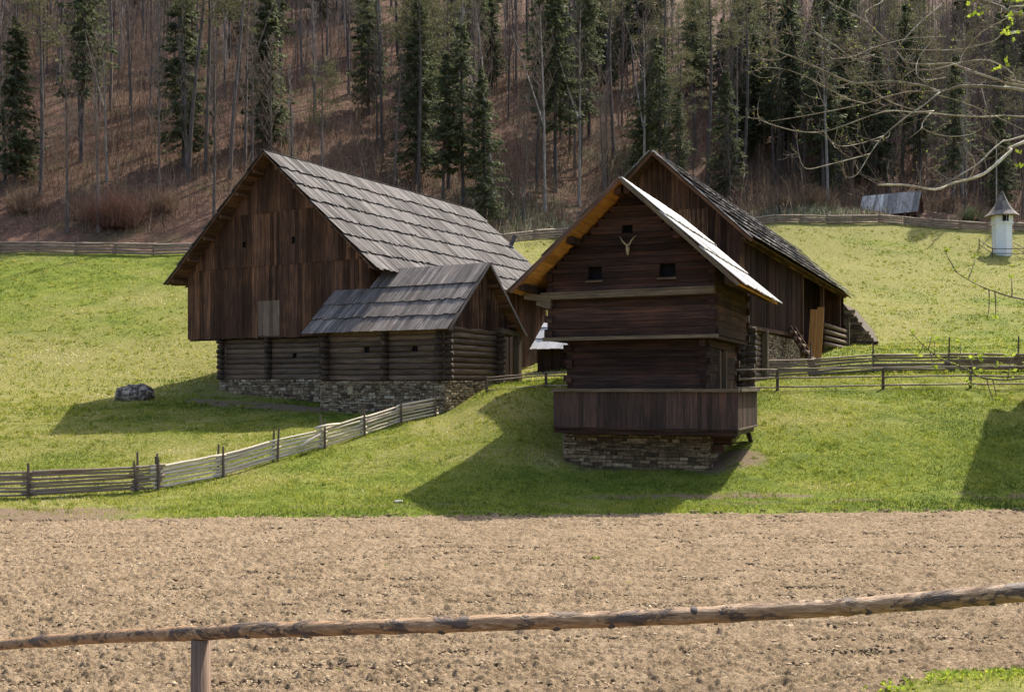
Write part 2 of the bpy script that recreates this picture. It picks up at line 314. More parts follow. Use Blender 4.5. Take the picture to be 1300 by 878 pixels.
def fence_Y(X):       # depth of the fence that closes the meadow, also the forest edge
    xs=[-80,-40,-28,-7,0,5.6,26,54,90]; ys=[80,80,80,86,91,98,108,108,108]
    return np.interp(X,xs,ys)
def build_ground():
    xs=np.concatenate([np.arange(-260,-60,8),np.arange(-60,-28,1.5),np.arange(-28,28,.4),np.arange(28,60,1.5),np.arange(60,261,8)])
    ys=np.concatenate([np.arange(-60,0,6),np.arange(0,22,.4),np.arange(22,60,.35),np.arange(60,112,.8),np.arange(112,330,4)])
    X,Y=np.meshgrid(xs,ys); Z=hgt(X,Y); n,m=X.shape
    idx=np.arange(n*m).reshape(n,m)
    F=np.stack([idx[:-1,:-1],idx[:-1,1:],idx[1:,1:],idx[1:,:-1]],-1).reshape(-1,4)
    fY=fence_Y(X); forest=np.clip((Y-fY-.2)/1.2,0,1)
    # soil: field edge track, apron before the barn, worn strip along the field
    soil=np.zeros_like(X)
    edge=24.6+1.0*(fbm(X*.3,X*0+3.3,3)-.5)
    soil=np.maximum(soil,np.clip((29.2-Y)/1.4,0,1)*np.clip((-8.5-X)/3.5,0,1)); soil=np.maximum(soil,np.clip((10.2-Y)/1,0,1)*np.clip((2.5-X)/1,0,1))  # second term: unseen near bank made earthy for warmer bounce on the rail
    band=np.exp(-((Y-29.1-.25*np.sin(X*.5))/.45)**2)*(fbm(X*.8,Y*2,3,1)>.40); soil=np.maximum(soil,.75*band*np.clip((X-0)/3,0,1))
    band=np.exp(-((Y-28.2)/.3)**2)*(fbm(X*.5,Y*2,3,2)>.5); soil=np.maximum(soil,.6*band)
    ap=np.exp(-(((X+11.5)/4.6)**2+((Y-46.6-(X+11.5)*-.5)/1.1)**2)**2); soil=np.maximum(soil,ap)
    ap=np.exp(-(((X-6.9)/1.5)**2+((Y-32.6)/1.2)**2)**2); soil=np.maximum(soil,.75*ap)
    ap=np.exp(-(((X-2.6)/3.4)**2+((Y-33.2)/.5)**2)**2); soil=np.maximum(soil,.55*ap); ap=np.exp(-(((X+.6)/2.2)**2+((Y-38.5)/3.4)**2)**2); soil=np.maximum(soil,.36*ap)  # the last oval only browns the grass left of the granary
    dry=np.clip(.5+1.5*(fbm(X*.08,Y*.11,4,4)-.5)+.9*(fbm(X*.45,Y*.6,3,1)-.5)+.35*np.exp(-((Y-52)/9)**2)*(X<-8)+.3*(X>12)*np.clip((Y-70)/10,0,1)-.1*(Y<36)-.3*(X<-10)*np.clip((Y-60)/8,0,1),0,1)
    m_,nt,b=newmat('meadow and forest floor')
    tc=nt.nodes.new('ShaderNodeTexCoord').outputs['Object']
    def A(n): a=nt.nodes.new('ShaderNodeAttribute'); a.attribute_name=n; return a.outputs['Fac']
    n1=noise(nt,tc,1.1,8,.65); n2=noise(nt,tc,9,5,.7); n3=noise(nt,mapping(nt,tc,(1,1,1)),34,3,.7); n4=noise(nt,tc,.35,5,.6)
    g=ramp(nt,[(.36,(.05,.085,.014)),(.5,(.155,.195,.028)),(.64,(.28,.29,.055))],mth(nt,'ADD',mth(nt,'MULTIPLY',n1.outputs[0],.45),mth(nt,'MULTIPLY',n2.outputs[0],.55)))
    d=ramp(nt,[(.36,(.11,.115,.026)),(.5,(.24,.23,.068)),(.64,(.40,.36,.15))],mth(nt,'ADD',mth(nt,'MULTIPLY',n2.outputs[0],.6),mth(nt,'MULTIPLY',n3.outputs[0],.4)))
    df=ramp(nt,[(.35,(0,0,0)),(.75,(1,1,1))],mth(nt,'ADD',mth(nt,'MULTIPLY',A('dry'),.75),mth(nt,'MULTIPLY',mth(nt,'ADD',n4.outputs[0],n2.outputs[0]),.22)))
    gc=mix(nt,g.outputs[0],d.outputs[0],df.outputs[0])
    s=ramp(nt,[(.3,(.13,.09,.058)),(.55,(.24,.175,.115)),(.75,(.36,.28,.2))],n3.outputs[0])
    sf=ramp(nt,[(.42,(0,0,0)),(.62,(1,1,1))],mth(nt,'ADD',mth(nt,'MULTIPLY',A('soil'),.6),mth(nt,'MULTIPLY',n2.outputs[0],.42)))
    gc=mix(nt,gc,s.outputs[0],sf.outputs[0])
    f=ramp(nt,[(.36,(.05,.03,.024)),(.47,(.115,.064,.046)),(.56,(.215,.125,.088)),(.68,(.38,.27,.19))],mth(nt,'ADD',mth(nt,'MULTIPLY',n1.outputs[0],.3),mth(nt,'ADD',mth(nt,'MULTIPLY',n2.outputs[0],.4),mth(nt,'MULTIPLY',noise(nt,tc,3.5,6,.7).outputs[0],.3))))
    ol=ramp(nt,[(.5,(0,0,0)),(.68,(1,1,1))],n4.outputs[0])
    fc=mix(nt,f.outputs[0],(.10,.10,.045),mth(nt,'MULTIPLY',ol.outputs[0],.6))
    gc=mix(nt,gc,fc,A('forest'))
    nt.links.new(gc,b.inputs['Base Color']); b.inputs['Roughness'].default_value=.95; b.inputs['Specular IOR Level'].default_value=.1
    bump(nt,b,mth(nt,'ADD',n2.outputs[0],mth(nt,'MULTIPLY',n3.outputs[0],.5)),.9,.12)
    me=fast_mesh('ground',np.stack([X,Y,Z],-1).reshape(-1,3),F,m_,{'forest':forest.ravel(),'soil':soil.ravel(),'dry':dry.ravel()})
    me.polygons.foreach_set('use_smooth',[True]*len(me.polygons))
    o=bpy.data.objects.new('ground',me); C.objects.link(o); tag(o,kind='structure')
build_ground()

def field_edge(x): return 26.6+np.interp(x,[-14,-9,-4,0,6,14],[-.9,-.5,0,.2,.4,1.0])+.5*(fbm(x*.7,x*0+1.7,3)-.5)
def build_field():
    ys=[8.6]
    while ys[-1]<28.6: ys.append(ys[-1]+.0021*ys[-1]**1.0)
    ys=np.array(ys); t=np.linspace(-.62,.62,860)
    Y,T=np.meshgrid(ys,t,indexing='ij'); X=T*np.maximum(Y,9)
    big=fbm(X*1.3,Y*1.3,3,1)-.5
    rid=1-np.abs(2*fbm(X*5.5,Y*6.5,4,2)-1); cl=np.clip(fbm(X*11,Y*13,3,4)-.52,0,1)
    f2=fbm(X*22,Y*34,3,5)-.5; Z=hgt(X,Y)+.03+.06*big+.03*(rid-.75)+.16*cl+.035*f2+ .012*np.clip((fbm(X*7,Y*12,4,1)-.54)/.08,0,1)+.022*np.clip((fbm(X*17,Y*24,3,4)-.54)/.08,0,1)+.018*np.sin(Y*9+2.5*fbm(X*.2,Y*.6,2,3))
    e=np.clip((field_edge(X)-Y)/.35,0,1); Z=Z*1-(1-e)*.22
    rb=np.clip((X-3.0-(Y-9.6)*1.1)/1.2,0,1)*np.clip((12.0-Y)/.8,0,1); Z=Z-.3*rb
    nb=np.clip((10.0-Y)/.6,0,1); Z=Z-.25*nb
    n,m=X.shape; idx=np.arange(n*m).reshape(n,m)
    F=np.stack([idx[:-1,:-1],idx[:-1,1:],idx[1:,1:],idx[1:,:-1]],-1).reshape(-1,4)
    m_,nt,b=newmat('dry harrowed soil'); tc=nt.nodes.new('ShaderNodeTexCoord').outputs['Object']
    n1=noise(nt,tc,38,6,.75); n2=noise(nt,tc,1.2,4,.6); n3=noise(nt,tc,9,4,.65)
    s=ramp(nt,[(.38,(.10,.070,.042)),(.5,(.275,.20,.125)),(.63,(.45,.345,.235))],mth(nt,'ADD',mth(nt,'MULTIPLY',n1.outputs[0],.45),mth(nt,'ADD',mth(nt,'MULTIPLY',n3.outputs[0],.35),mth(nt,'MULTIPLY',n2.outputs[0],.2))))
    nt.links.new(s.outputs[0],b.inputs['Base Color']); b.inputs['Roughness'].default_value=.97; b.inputs['Specular IOR Level'].default_value=.1
    bump(nt,b,mth(nt,'ADD',n1.outputs[0],n3.outputs[0]),.9,.05)
    me=fast_mesh('field',np.stack([X,Y,Z],-1).reshape(-1,3),F,m_)
    o=bpy.data.objects.new('ploughed_field',me); C.objects.link(o); tag(o,kind='structure')
    # clods
    N=110000
    y=rng.uniform(9.8,27.6,N*2); y=y[rng.random(N*2)<(y/27.6)][:N]; N=len(y); x=rng.uniform(-.62,.62,N)*y
    dens=fbm(x*.9,y*.9,3,3); keep=(rng.random(N)<np.clip((dens-.25)*2.2,.15,1))&(y<field_edge(x)+rng.uniform(-.3,.35,N)); x=x[keep]; y=y[keep]; N=len(x)
    keep=~((y<12.0)&(x>3.6+(y-9.8)*1.1)); x=x[keep]; y=y[keep]; N=len(x)
    r=.008+.013*rng.random(N)+.03*rng.random(N)**9
    q=rng.random(len(x)); ci=np.where(q<.075)[0]; m=7
    cx=np.repeat(x[ci],m)+rng.normal(0,.05,len(ci)*m); cy=np.repeat(y[ci],m)+rng.normal(0,.03,len(ci)*m); cr_=np.repeat(.014+.028*rng.random(len(ci))**2,m)*rng.uniform(.6,1.2,len(ci)*m)
    x=np.concatenate([x,cx]); y=np.concatenate([y,cy]); r=np.concatenate([r,cr_]); N=len(x)
    import itertools
    ph=(1+5**.5)/2
    iv=np.array([(-1,ph,0),(1,ph,0),(-1,-ph,0),(1,-ph,0),(0,-1,ph),(0,1,ph),(0,-1,-ph),(0,1,-ph),(ph,0,-1),(ph,0,1),(-ph,0,-1),(-ph,0,1)])/1.9
    ifc=np.array([(0,11,5),(0,5,1),(0,1,7),(0,7,10),(0,10,11),(1,5,9),(5,11,4),(11,10,2),(10,7,6),(7,1,8),(3,9,4),(3,4,2),(3,2,6),(3,6,8),(3,8,9),(4,9,5),(2,4,11),(6,2,10),(8,6,7),(9,8,1)])
    P=iv[None]*rng.uniform(.45,1.4,(N,12,1))*r[:,None,None]*rng.uniform(.7,1.3,(N,1,3))
    P[:,:,2]*=.6
    P+=np.stack([x,y,hgt(x,y)+.034+r*.1],-1)[:,None,:]
    F=(ifc[None]+12*np.arange(N)[:,None,None]).reshape(-1,3)
    me=fast_mesh('soil_clods',P.reshape(-1,3),F,M['clod'],{'rnd':np.repeat(rng.random(N),12)})
    o=bpy.data.objects.new('soil_clods',me); C.objects.link(o)
    tag(o,'crumbly pale brown clods of earth scattered over the harrowed field','soil',kind='stuff')
build_field()

# ---------------------------------------------------------------- frames and building helpers
class Fr:
    def __init__(s,ox,oy,deg):
        a=R(deg); s.o=Vector((ox,oy,0)); s.u=Vector((math.cos(a),-math.sin(a),0)); s.v=Vector((math.sin(a),math.cos(a),0))
    def P(s,a,b,z): return s.o+s.u*a+s.v*b+Vector((0,0,z))
UP=Vector((0,0,1))
def cut(segs,o0,o1):
    out=[]
    for a,b in segs:
        if o1<=a or o0>=b: out.append((a,b)); continue
        if o0-a>.03: out.append((a,o0))
        if b-o1>.03: out.append((o1,b))
    return out
def v_boards(mb,p0,dirv,nrm,L,zbot,ztop,w=.22,t=.03,openings=(),jit=.012,skip=None):
    """vertical boards; ztop(s), zbot(s) are functions of the distance along the wall"""
    s=0
    while s<L-.01:
        ww=min(w*random.uniform(.7,1.3),L-s)
        if L-s-ww<.07: ww=L-s
        off=random.uniform(-jit,jit); e=.004
        z0=zbot(s+ww/2)+random.uniform(-.03,.02); 
        segs=[(z0,None)]
        zt0,zt1=ztop(s),ztop(s+ww); zmid=min(zt0,zt1)
        ops=[(c,d) for a,b,c,d in openings if s+ww/2>a and s+ww/2<b]
        spans=[(z0,1e3)]
        for c,d in ops: spans=cut(spans,c,d)
        for a,b in spans:
            ta,tb=(zt0,zt1) if b>900 else (b,b)
            if ta<=a+.02 or tb<=a+.02: continue
            q=p0+dirv*(s-e); r=p0+dirv*(s+ww+e); n=nrm*off; T=nrm*t
            P=[]
            P=[q+n+UP*a,q+n+T+UP*a,r+n+T+UP*a,r+n+UP*a, q+n+UP*ta,q+n+T+UP*ta,r+n+T+UP*tb,r+n+UP*tb]
            mb.box8(P,max(ta,tb)-a,ww)
        s+=ww
def h_timbers(mb,p0,dirv,nrm,L,z0,z1,h=.24,t=.2,openings=(),lims=None,jit=.012,ext=0.0):
    """dressed horizontal timbers; lims(z) -> (s0,s1) clips a gable"""
    z=z0; k=0
    while z<z1-.02:
        hh=min(h*random.uniform(.85,1.15),z1-z)
        if z1-z-hh<.08: hh=z1-z
        a,b=(0,L)
        if lims: a,b=lims(z+hh)
        if k%2==0 and not lims: a-=ext; b+=ext
        spans=[(a,b)]
        for o0,o1,c,d in openings:
            if z+hh/2>c and z+hh/2<d: spans=cut(spans,o0,o1)
        off=random.uniform(-jit,jit)
        for a,b in spans:
            if b-a<.05: continue
            ca=p0+dirv*a+UP*(z+hh/2)+nrm*(off-t/2); cb=p0+dirv*b+UP*(z+hh/2)+nrm*(off-t/2)
            mb.beam(ca,cb,UP,hh-.012,t)
        z+=hh; k+=1
def logs(mb,p0,dirv,nrm,L,z0,z1,d=.25,openings=(),ext=.22,phase=0,n=9):
    k=0; cnt=max(1,round((z1-z0)/d)); dd=(z1-z0)/cnt
    for k in range(cnt):
        z=z0+dd*(k+.5)+(dd*.5 if False else 0)
        a,b=(-ext,L+ext)
        spans=[(a,b)]
        for o0,o1,c,e in openings:
            if z>c and z<e: spans=cut(spans,o0,o1)
        for a,b in spans:
            m=max(3,int((b-a)/.8)); r=dd*.56*random.uniform(.93,1.05)
            pts=[]; rad=[]
            ox=random.uniform(-.015,.015)
            for i in range(m+1):
                s=a+(b-a)*i/m; pts.append(p0+dirv*s+UP*(z+random.uniform(-.012,.012))+nrm*(-dd*.5+ox+random.uniform(-.012,.012)+phase))
                rad.append(r*random.uniform(.95,1.05))
            mb.tube(pts,rad,n,True,.03)
def stones(mb,p0,dirv,nrm,L,z0,z1,hmin=.07,hmax=.17,lmin=.10,lmax=.36,core=None,proud=.05,ztop=None):
    z=z0
    while z<z1-.02:
        hh=random.uniform(hmin,hmax)
        if z+hh>z1-.03: hh=z1-z
        s=-random.uniform(0,lmin)
        while s<L:
            ll=random.uniform(lmin,lmax); a=max(s,0); b=min(s+ll,L+.0)
            if b-a>.05 and not(ztop and z+hh>ztop((a+b)/2)):
                o=random.uniform(.005,proud); g=.009; j=lambda: random.uniform(-.016,.016)
                zz=random.uniform(-.012,.012)
                fr=[]
                for (ss,zc) in ((a+g,z+g),(b-g,z+g),(b-g,z+hh-g),(a+g,z+hh-g)):
                    fr.append(p0+dirv*(ss+j())+UP*(zc+zz+j()*.6)+nrm*(o+j()*.6))
                # chamfer: inner face smaller, back ring wider
                c=sum(fr,Vector())/4
                f2=[c+(q-c)*.80+nrm*.014 for q in fr]
                bk=[q-nrm*(.12) for q in fr]
                i=len(mb.v); mb.v+=[tuple(q) for q in f2+fr+bk]
                mb.f.append((i,i+1,i+2,i+3)); mb.uv+=[(0,0)]*4
                for k in range(4):
                    k2=(k+1)%4; mb.f.append((i+4+k,i+4+k2,i+k2,i+k)); mb.uv+=[(0,0)]*4
                    mb.f.append((i+8+k,i+8+k2,i+4+k2,i+4+k)); mb.uv+=[(0,0)]*4
            s+=ll
        z+=hh
def stone_block(fr,a0,a1,b0,b1,z0,z1,parent,mat,name='stone_foundation',sides='fr',**kw):
    mb=MB(); u,v=fr.u,fr.v
    if 'f' in sides: stones(mb,fr.P(a0,b0,0),u,-v,a1-a0,z0,z1,**kw)
    if 'r' in sides: stones(mb,fr.P(a1,b0,0),v,u,b1-b0,z0,z1,**kw)
    if 'l' in sides: stones(mb,fr.P(a0,b1,0),-v,-u,b1-b0,z0,z1,**kw)
    if 'b' in sides: stones(mb,fr.P(a1,b1,0),-u,v,a1-a0,z0,z1,**kw)
    o=mb.build(name,mat,parent)
    c=MB(); m=.02
    P=[fr.P(a0+m,b0+m,z0),fr.P(a1-m,b0+m,z0),fr.P(a1-m,b1-m,z0),fr.P(a0+m,b1-m,z0)]
    c.box8(P+[q+UP*(z1-.012-z0) for q in P],z1-z0,1)
    c.build('mortar_core',M['mortar'],o); return o
def slope(mb,E0,E1,T0,T1,courses,bw=.24,t=.028,lift=.07,over=.12,jl=.05,wave=.03):
    wv=random.random()*100
    """boards laid from eave edge E0-E1 up to ridge edge T0-T1 in courses"""
    e=(E1-E0).normalized(); L=(E1-E0).length; up=((T0-E0)+(T1-E1))/2; n=e.cross(up).normalized()
    if n.z<0: n=-n
    for c in range(courses):
        f0=c/courses; f1=(c+1)/courses; s=0
        ov=over/((T0-E0).length)
        while s<L-.01:
            w=bw*random.uniform(.6,1.35)
            if L-s-w<.1: w=L-s
            a0,a1=s/L,(s+w)/L; j=random.uniform(-jl,jl)/(T0-E0).length
            lo=max(f0-ov+j,-.03 if c==0 else f0-ov-.05); hi=f1 + (0 if c==courses-1 else .0)
            q=random.uniform(-.008,.016); g=random.uniform(.002,.008)
            def pt(al,f,h):
                E=E0.lerp(E1,al); T=T0.lerp(T1,al); return E.lerp(T,f)+n*(h+wave*float(fbm(np.array([al*L*.35+wv]),np.array([f*3.0+wv]),2)[0]))
            wd=(w-g*2)/L
            aa=a0+g/L; bb=aa+wd; sk=random.uniform(-.006,.006)/L; tw=random.uniform(-.008,.008)
            h0=.02+lift+q; h1=.02+q*.5
            P=[pt(aa,lo,h0),pt(bb,lo,h0+tw),pt(bb,lo,h0+t+tw),pt(aa,lo,h0+t),pt(aa+sk,hi,h1),pt(bb+sk,hi,h1),pt(bb+sk,hi,h1+t),pt(aa+sk,hi,h1+t)]
            mb.box8(P,(P[4]-P[0]).length,w)
            s+=w
def deck(mb,E0,E1,T0,T1,t=.05,boards=9):
    """closed boarding under the covering, boards parallel to the ridge"""
    e=(E1-E0).normalized(); up=(T0-E0); n=e.cross(up).normalized()
    if n.z<0: n=-n
    for k in range(boards):
        f0=k/boards; f1=(k+1)/boards-.002; h=random.uniform(-.004,.004)
        A=E0.lerp(T0,f0)+n*h; B=E0.lerp(T0,f1)+n*h; Cc=E1.lerp(T1,f1)+n*h; D=E1.lerp(T1,f0)+n*h
        mb.box8([A-n*t,B-n*t,B,A, D-n*t,Cc-n*t,Cc,D],(E1-E0).length,1)
def gable_roof(fr,aL,zL,aR,zR,aM,zM,b0,b1,parent,mat,deckmat,courses,bw=.24,lift=.07,purl=True,purlmat=None,matL=None,jl=.05,npur=4,fascia=None):
    roof=None
    for side,(ae,ze) in (('L',(aL,zL)),('R',(aR,zR))):
        E0=fr.P(ae,b0,ze); E1=fr.P(ae,b1,ze); T0=fr.P(aM,b0,zM); T1=fr.P(aM,b1,zM)
        mb=MB(); slope(mb,E0,E1,T0,T1,courses,bw,lift=lift,jl=jl,wave=.07)
        r=mb.build('roof_slope',(matL or mat) if side=='L' else mat,parent)
        d=MB(); i=.06; sg=1 if side=='R' else -1
        deck(d,fr.P(ae-sg*i,b0+.03,ze+abs((zM-ze)/(aM-ae))*i),fr.P(ae-sg*i,b1-.03,ze+abs((zM-ze)/(aM-ae))*i),fr.P(aM+sg*.01,b0+.03,zM),fr.P(aM+sg*.01,b1-.03,zM),boards=max(6,int((T0-E0).length/.28)))
        d.build('roof_deck',deckmat,r)
        if purl:
            for k in range(npur):
                f=(k+.35)/npur; a=ae+(aM-ae)*f; z=ze+(zM-ze)*f-.17
                p=MB(); p.beam(fr.P(a,b0+.12,z),fr.P(a,b0+1.3,z),UP,.15,.13); p.build('purlin',purlmat or M['deck'],r)
        if fascia:
            p=MB(); nn=(T0-E0).normalized(); p.beam(E0-UP*.02+fr.v*-.012,T0-UP*.02+fr.v*-.012,fr.v,.03,.11); p.build('verge_board',fascia,r)
    return r

# ---------------------------------------------------------------- big barn on the left, with its frame
BF=Fr(-11.74,48.24,29.7)
def big_barn():
    fr=BF; u,v=fr.u,fr.v
    t=thing('barn','big dark wooden barn with tall boarded gable and long grey board roof, on the left','barn',tuple(fr.P(0,1,-.4)))
    zr=11.02; sl=5.9/6.54; aL,aR=-5.9,5.6; bw,be=.9,18.0
    roofz=lambda a: zr-sl*abs(a)-.06
    # gable boards in three tiers
    tiers=[(2.4,5.85,0.0),(5.85,8.4,.035),(8.4,20,.07)]
    for i,(z0,z1,out) in enumerate(tiers):
        mb=MB(); zb=(lambda s,z0=z0: z0-.06)
        ops=[]
        if i==0: ops=[(4.75,6.15,2.3,4.1)]
        if i==1: ops=[(3.72,3.98,6.75,7.02),(6.85,7.15,6.72,7.06)]
        v_boards(mb,fr.P(aL,bw-out,0),u,-v,aR-aL,zb,lambda s,z1=z1: min(z1,roofz(aL+s)),w=.24,openings=ops,jit=.014)
        g=mb.build('gable_boarding',M['board'],t)
    mb=MB(); v_boards(mb,fr.P(aL+4.75,bw-.01,0),u,-v,1.4,lambda s:2.42,lambda s:4.1,w=.2,jit=.02); mb.build('hatch',M['hatch'],t,label='paler boarded hatch low in the gable')
    for a,z,r in ((3.85,6.88,.16),(7.0,6.89,.19)):
        mb=MB(); pts=[fr.P(aL+a,bw+.06,z)+(u*math.cos(q)+UP*math.sin(q))*r for q in np.linspace(0,2*math.pi,15)[:-1]]
        mb.quad([p for p in pts]); 
        c=MB()
        for k in range(14):
            A,B=pts[k],pts[(k+1)%14]; ca=fr.P(aL+a,bw,z); ea=(A-ca); 
            c.quad([A-v*.13,B-v*.13,B+v*.05,A+v*.05])
        o=mb.build('owl_hole',M['black'],t); c.build('hole_rim',M['board'],o)
    # inner dark lining so nothing shines through joints
    mb=MB(); v_boards(mb,fr.P(aL+.05,bw+.1,0),u,-v,aR-aL-.1,lambda s:2.3,lambda s:roofz(aL+.05+s)-.05,w=1.2,jit=0); mb.build('inner_lining',M['black'],t)
    # side walls and back
    for a,n in ((aR,u),(aL,-u)):
        mb=MB(); v_boards(mb,fr.P(a,bw,0),v,n,be-bw,lambda s:2.4 if n is not u else .3,lambda s:roofz(aR),w=.26,t=.04,jit=.01); mb.build('side_boarding',M['board'],t)
    mb=MB(); v_boards(mb,fr.P(aL,be,0),u,v,aR-aL,lambda s:2.4,lambda s:roofz(aL+s),w=.3,t=.05,jit=.0); mb.build('gable_boarding',M['board'],t)
    # floor of the upper storey
    mb=MB(); P=[fr.P(aL+.05,bw+.05,2.36),fr.P(aR-.05,bw+.05,2.36),fr.P(aR-.05,be-.05,2.36),fr.P(aL+.05,be-.05,2.36)]
    mb.box8(P+[p+UP*.1 for p in P],.1,1); mb.build('loft_floor',M['deck'],t)
    # log stable below
    la,lb,b0=-3.85,5.3,1.25
    mb=MB(); ops=[(4.55,4.82,1.38,1.6)]
    logs(mb,fr.P(la,b0,0),u,-v,lb-la,.32,2.34,.25,ops,ext=.0)
    logs(mb,fr.P(la,b0,0),v,-u,15.5,.32,2.34,.25,ext=0)
    logs(mb,fr.P(la,b0+15.6,0),u,v,lb-la,.32,2.34,.25,ext=0)
    mb.build('log_wall',M['log'],t,True)
    for s in (0.0,3.15,6.55):     # notched cross wall ends
        mb=MB()
        for k in range(8):
            z=.32+.2525*(k+.5); mb.tube([fr.P(la+s,b0+.3,z),fr.P(la+s+random.uniform(-.015,.015),b0-.27-random.uniform(0,.08),z)],[.135,.125],9)
        mb.build('log_ends',M['logend'],t,True)
    c=MB(); P=[fr.P(la+.2,b0+.2,-.5),fr.P(lb,b0+.2,-.5),fr.P(lb,b0+15.4,-.5),fr.P(la+.2,b0+15.4,-.5)]; c.box8(P+[p+UP*2.8 for p in P],2.8,1); c.build('inner_lining',M['black'],t)
    stone_block(fr,la-.1,lb,b0-.12,b0+15.5,-1.6,.33,t,M['stone'],sides='frl')
    gable_roof(fr,-6.54,5.12,6.54,5.12,0,zr,0,18.8,t,M['roof'],M['deck'],7,bw=.19,npur=6,lift=.075,jl=.08)
    # weathered end plank standing up at the far verge
    mb=MB(); q=fr.P(2.7,18.75,zr-sl*2.7); mb.beam(q,q+UP*.7+u*.35,u,.28,.04); mb.build('verge_stub',M['roof'],t)
    mb=MB(); mb.beam(fr.P(-.03,-.05,zr+.13),fr.P(-.03,18.85,zr+.13),u,.16,.03); mb.build('ridge_board',M['roof'],t)
big_barn()

def shed():
    fr=BF; u,v=fr.u,fr.v
    t=thing('log_shed','low log annex with grey board roof on stone footing, joined to the big barn','shed',tuple(fr.P(7.8,1.8,-1)))
    bE,bM,bB=-1.39,1.84,5.08; zE,zM=2.29,5.3; aL,aR=3.7,11.37; sl=(zM-zE)/(bM-bE)
    rz=lambda b: zM-sl*abs(b-bM)
    # roof: lower courses run further left, in front of the barn gable
    r=None
    bc=.82; zc=rz(bc)
    A=MB()
    slope(A,fr.P(aL,bE,zE),fr.P(aR,bE,zE),fr.P(aL,bc,zc),fr.P(aR,bc,zc),3,.19,lift=.06,jl=.05)
    slope(A,fr.P(5.75,bc-.02,zc),fr.P(aR,bc-.02,zc),fr.P(5.75,bM,zM),fr.P(aR,bM,zM),1,.19,lift=.06,jl=.05)
    rf=A.build('roof_slope',M['roof_d'],t)
    D=MB(); deck(D,fr.P(aL+.03,bE+.06,zE+.04),fr.P(aR-.03,bE+.06,zE+.04),fr.P(aL+.03,bc,zc),fr.P(aR-.03,bc,zc),boards=8)
    deck(D,fr.P(5.8,bc,zc),fr.P(aR-.03,bc,zc),fr.P(5.8,bM-.01,zM),fr.P(aR-.03,bM-.01,zM),boards=5); D.build('roof_deck',M['deck'],rf)
    A=MB(); slope(A,fr.P(5.65,bB,zE),fr.P(aR,bB,zE),fr.P(5.65,bM,zM),fr.P(aR,bM,zM),4,.26,lift=.06); rb=A.build('roof_slope',M['roof_d'],t)
    D=MB(); deck(D,fr.P(5.7,bB-.06,zE+.04),fr.P(aR-.03,bB-.06,zE+.04),fr.P(5.7,bM+.01,zM),fr.P(aR-.03,bM+.01,zM),boards=12); D.build('roof_deck',M['deck_orange'] if False else M['deck'],rb)
    for b in (2.6,3.5,4.4):
        p=MB(); p.beam(fr.P(aR-.75,b,rz(b)-.18),fr.P(aR-.06,b,rz(b)-.18),UP,.14,.12); p.build('purlin',M['deck'],rb)
    for b0_,b1_ in ((bE,bM),(bB,bM)):
        p=MB(); p.beam(fr.P(aR+.02,b0_,zE-.01),fr.P(aR+.02,b1_,zM-.01),u,.03,.10); p.build('verge_board',M['roof'],t)
    # walls
    aw0,aw1=4.6,10.85; bw=-.96; zs=.22; zt=2.42
    mb=MB(); logs(mb,fr.P(aw0,bw,0),u,-v,aw1-aw0,zs,zt,.245,[(2.05,2.42,1.42,1.70),(4.6,4.95,1.42,1.72)],ext=.0)
    mb.build('log_wall',M['log'],t,True)
    mb=MB(); logs(mb,fr.P(aw1,bw,0),v,u,4.5,zs,zt+.1,.27,ext=.0); mb.build('log_wall',M['log'],t,True)
    for a,b,dx in ((aw0+.1,bw,-v),(aw0+3.35,bw,-v),(aw1-.12,bw,-v),(aw1,bw+.12,u),(aw1,bw+4.4,u)):
        mb=MB()
        for k in range(9):
            z=zs+.245*(k+.5); 
            if z>zt+.1: break
            mb.tube([fr.P(a,b,z)-dx*.35,fr.P(a,b,z)+dx*(.29+random.uniform(0,.1))],[.13,.115],9)
        mb.build('log_ends',M['logend'],t,True)
    mb=MB(); v_boards(mb,fr.P(aw1-.02,bw,0),v,u,5.6,lambda s: zt,lambda s: rz(bw+s)-.05,w=.22,jit=.01); mb.build('gable_boarding',M['board_b'],t)
    mb=MB(); v_boards(mb,fr.P(10.1,3.5,0),v,u,3.2,lambda s:.1,lambda s:2.6,w=.2,jit=.01); mb.build('plank_door',M['balcony'],t)
    mb=MB(); mb.beam(fr.P(11.0,4.95,0.0),fr.P(11.0,4.95,2.45),u,.27,.25); mb.build('porch_post',M['beam'],t)
    mb=MB(); mb.beam(fr.P(11.0,3.3,2.5),fr.P(11.0,5.2,2.35),UP,.2,.2); mb.build('porch_beam',M['beam'],t)
    c=MB(); P=[fr.P(aw0+.2,bw+.2,-.6),fr.P(aw1-.2,bw+.2,-.6),fr.P(aw1-.2,3.4,-.6),fr.P(aw0+.2,3.4,-.6)]; c.box8(P+[p+UP*3.0 for p in P],2.8,1); c.build('inner_lining',M['black'],t)
    stone_block(fr,aw0-.15,aw1+.16,bw-.14,3.7,-1.9,.22,t,M['stone'],sides='frl',hmin=.06,hmax=.15)
    # pale squared block in the masonry
    mb=MB(); q=fr.P(aw0+1.55,bw-.2,-.35); mb.beam(q,q+UP*.3,u,.28,.06); mb.build('pale_block',M['bone'],t)
    # dwarf wall stepping up the slope beside the door
    mb=MB(); stones(mb,fr.P(11.15,3.2,0),v,u,2.6,-.9,.35,ztop=lambda s:.22-.12*s,proud=.08); mb.build('dwarf_wall',M['stone_d'],t)
shed()

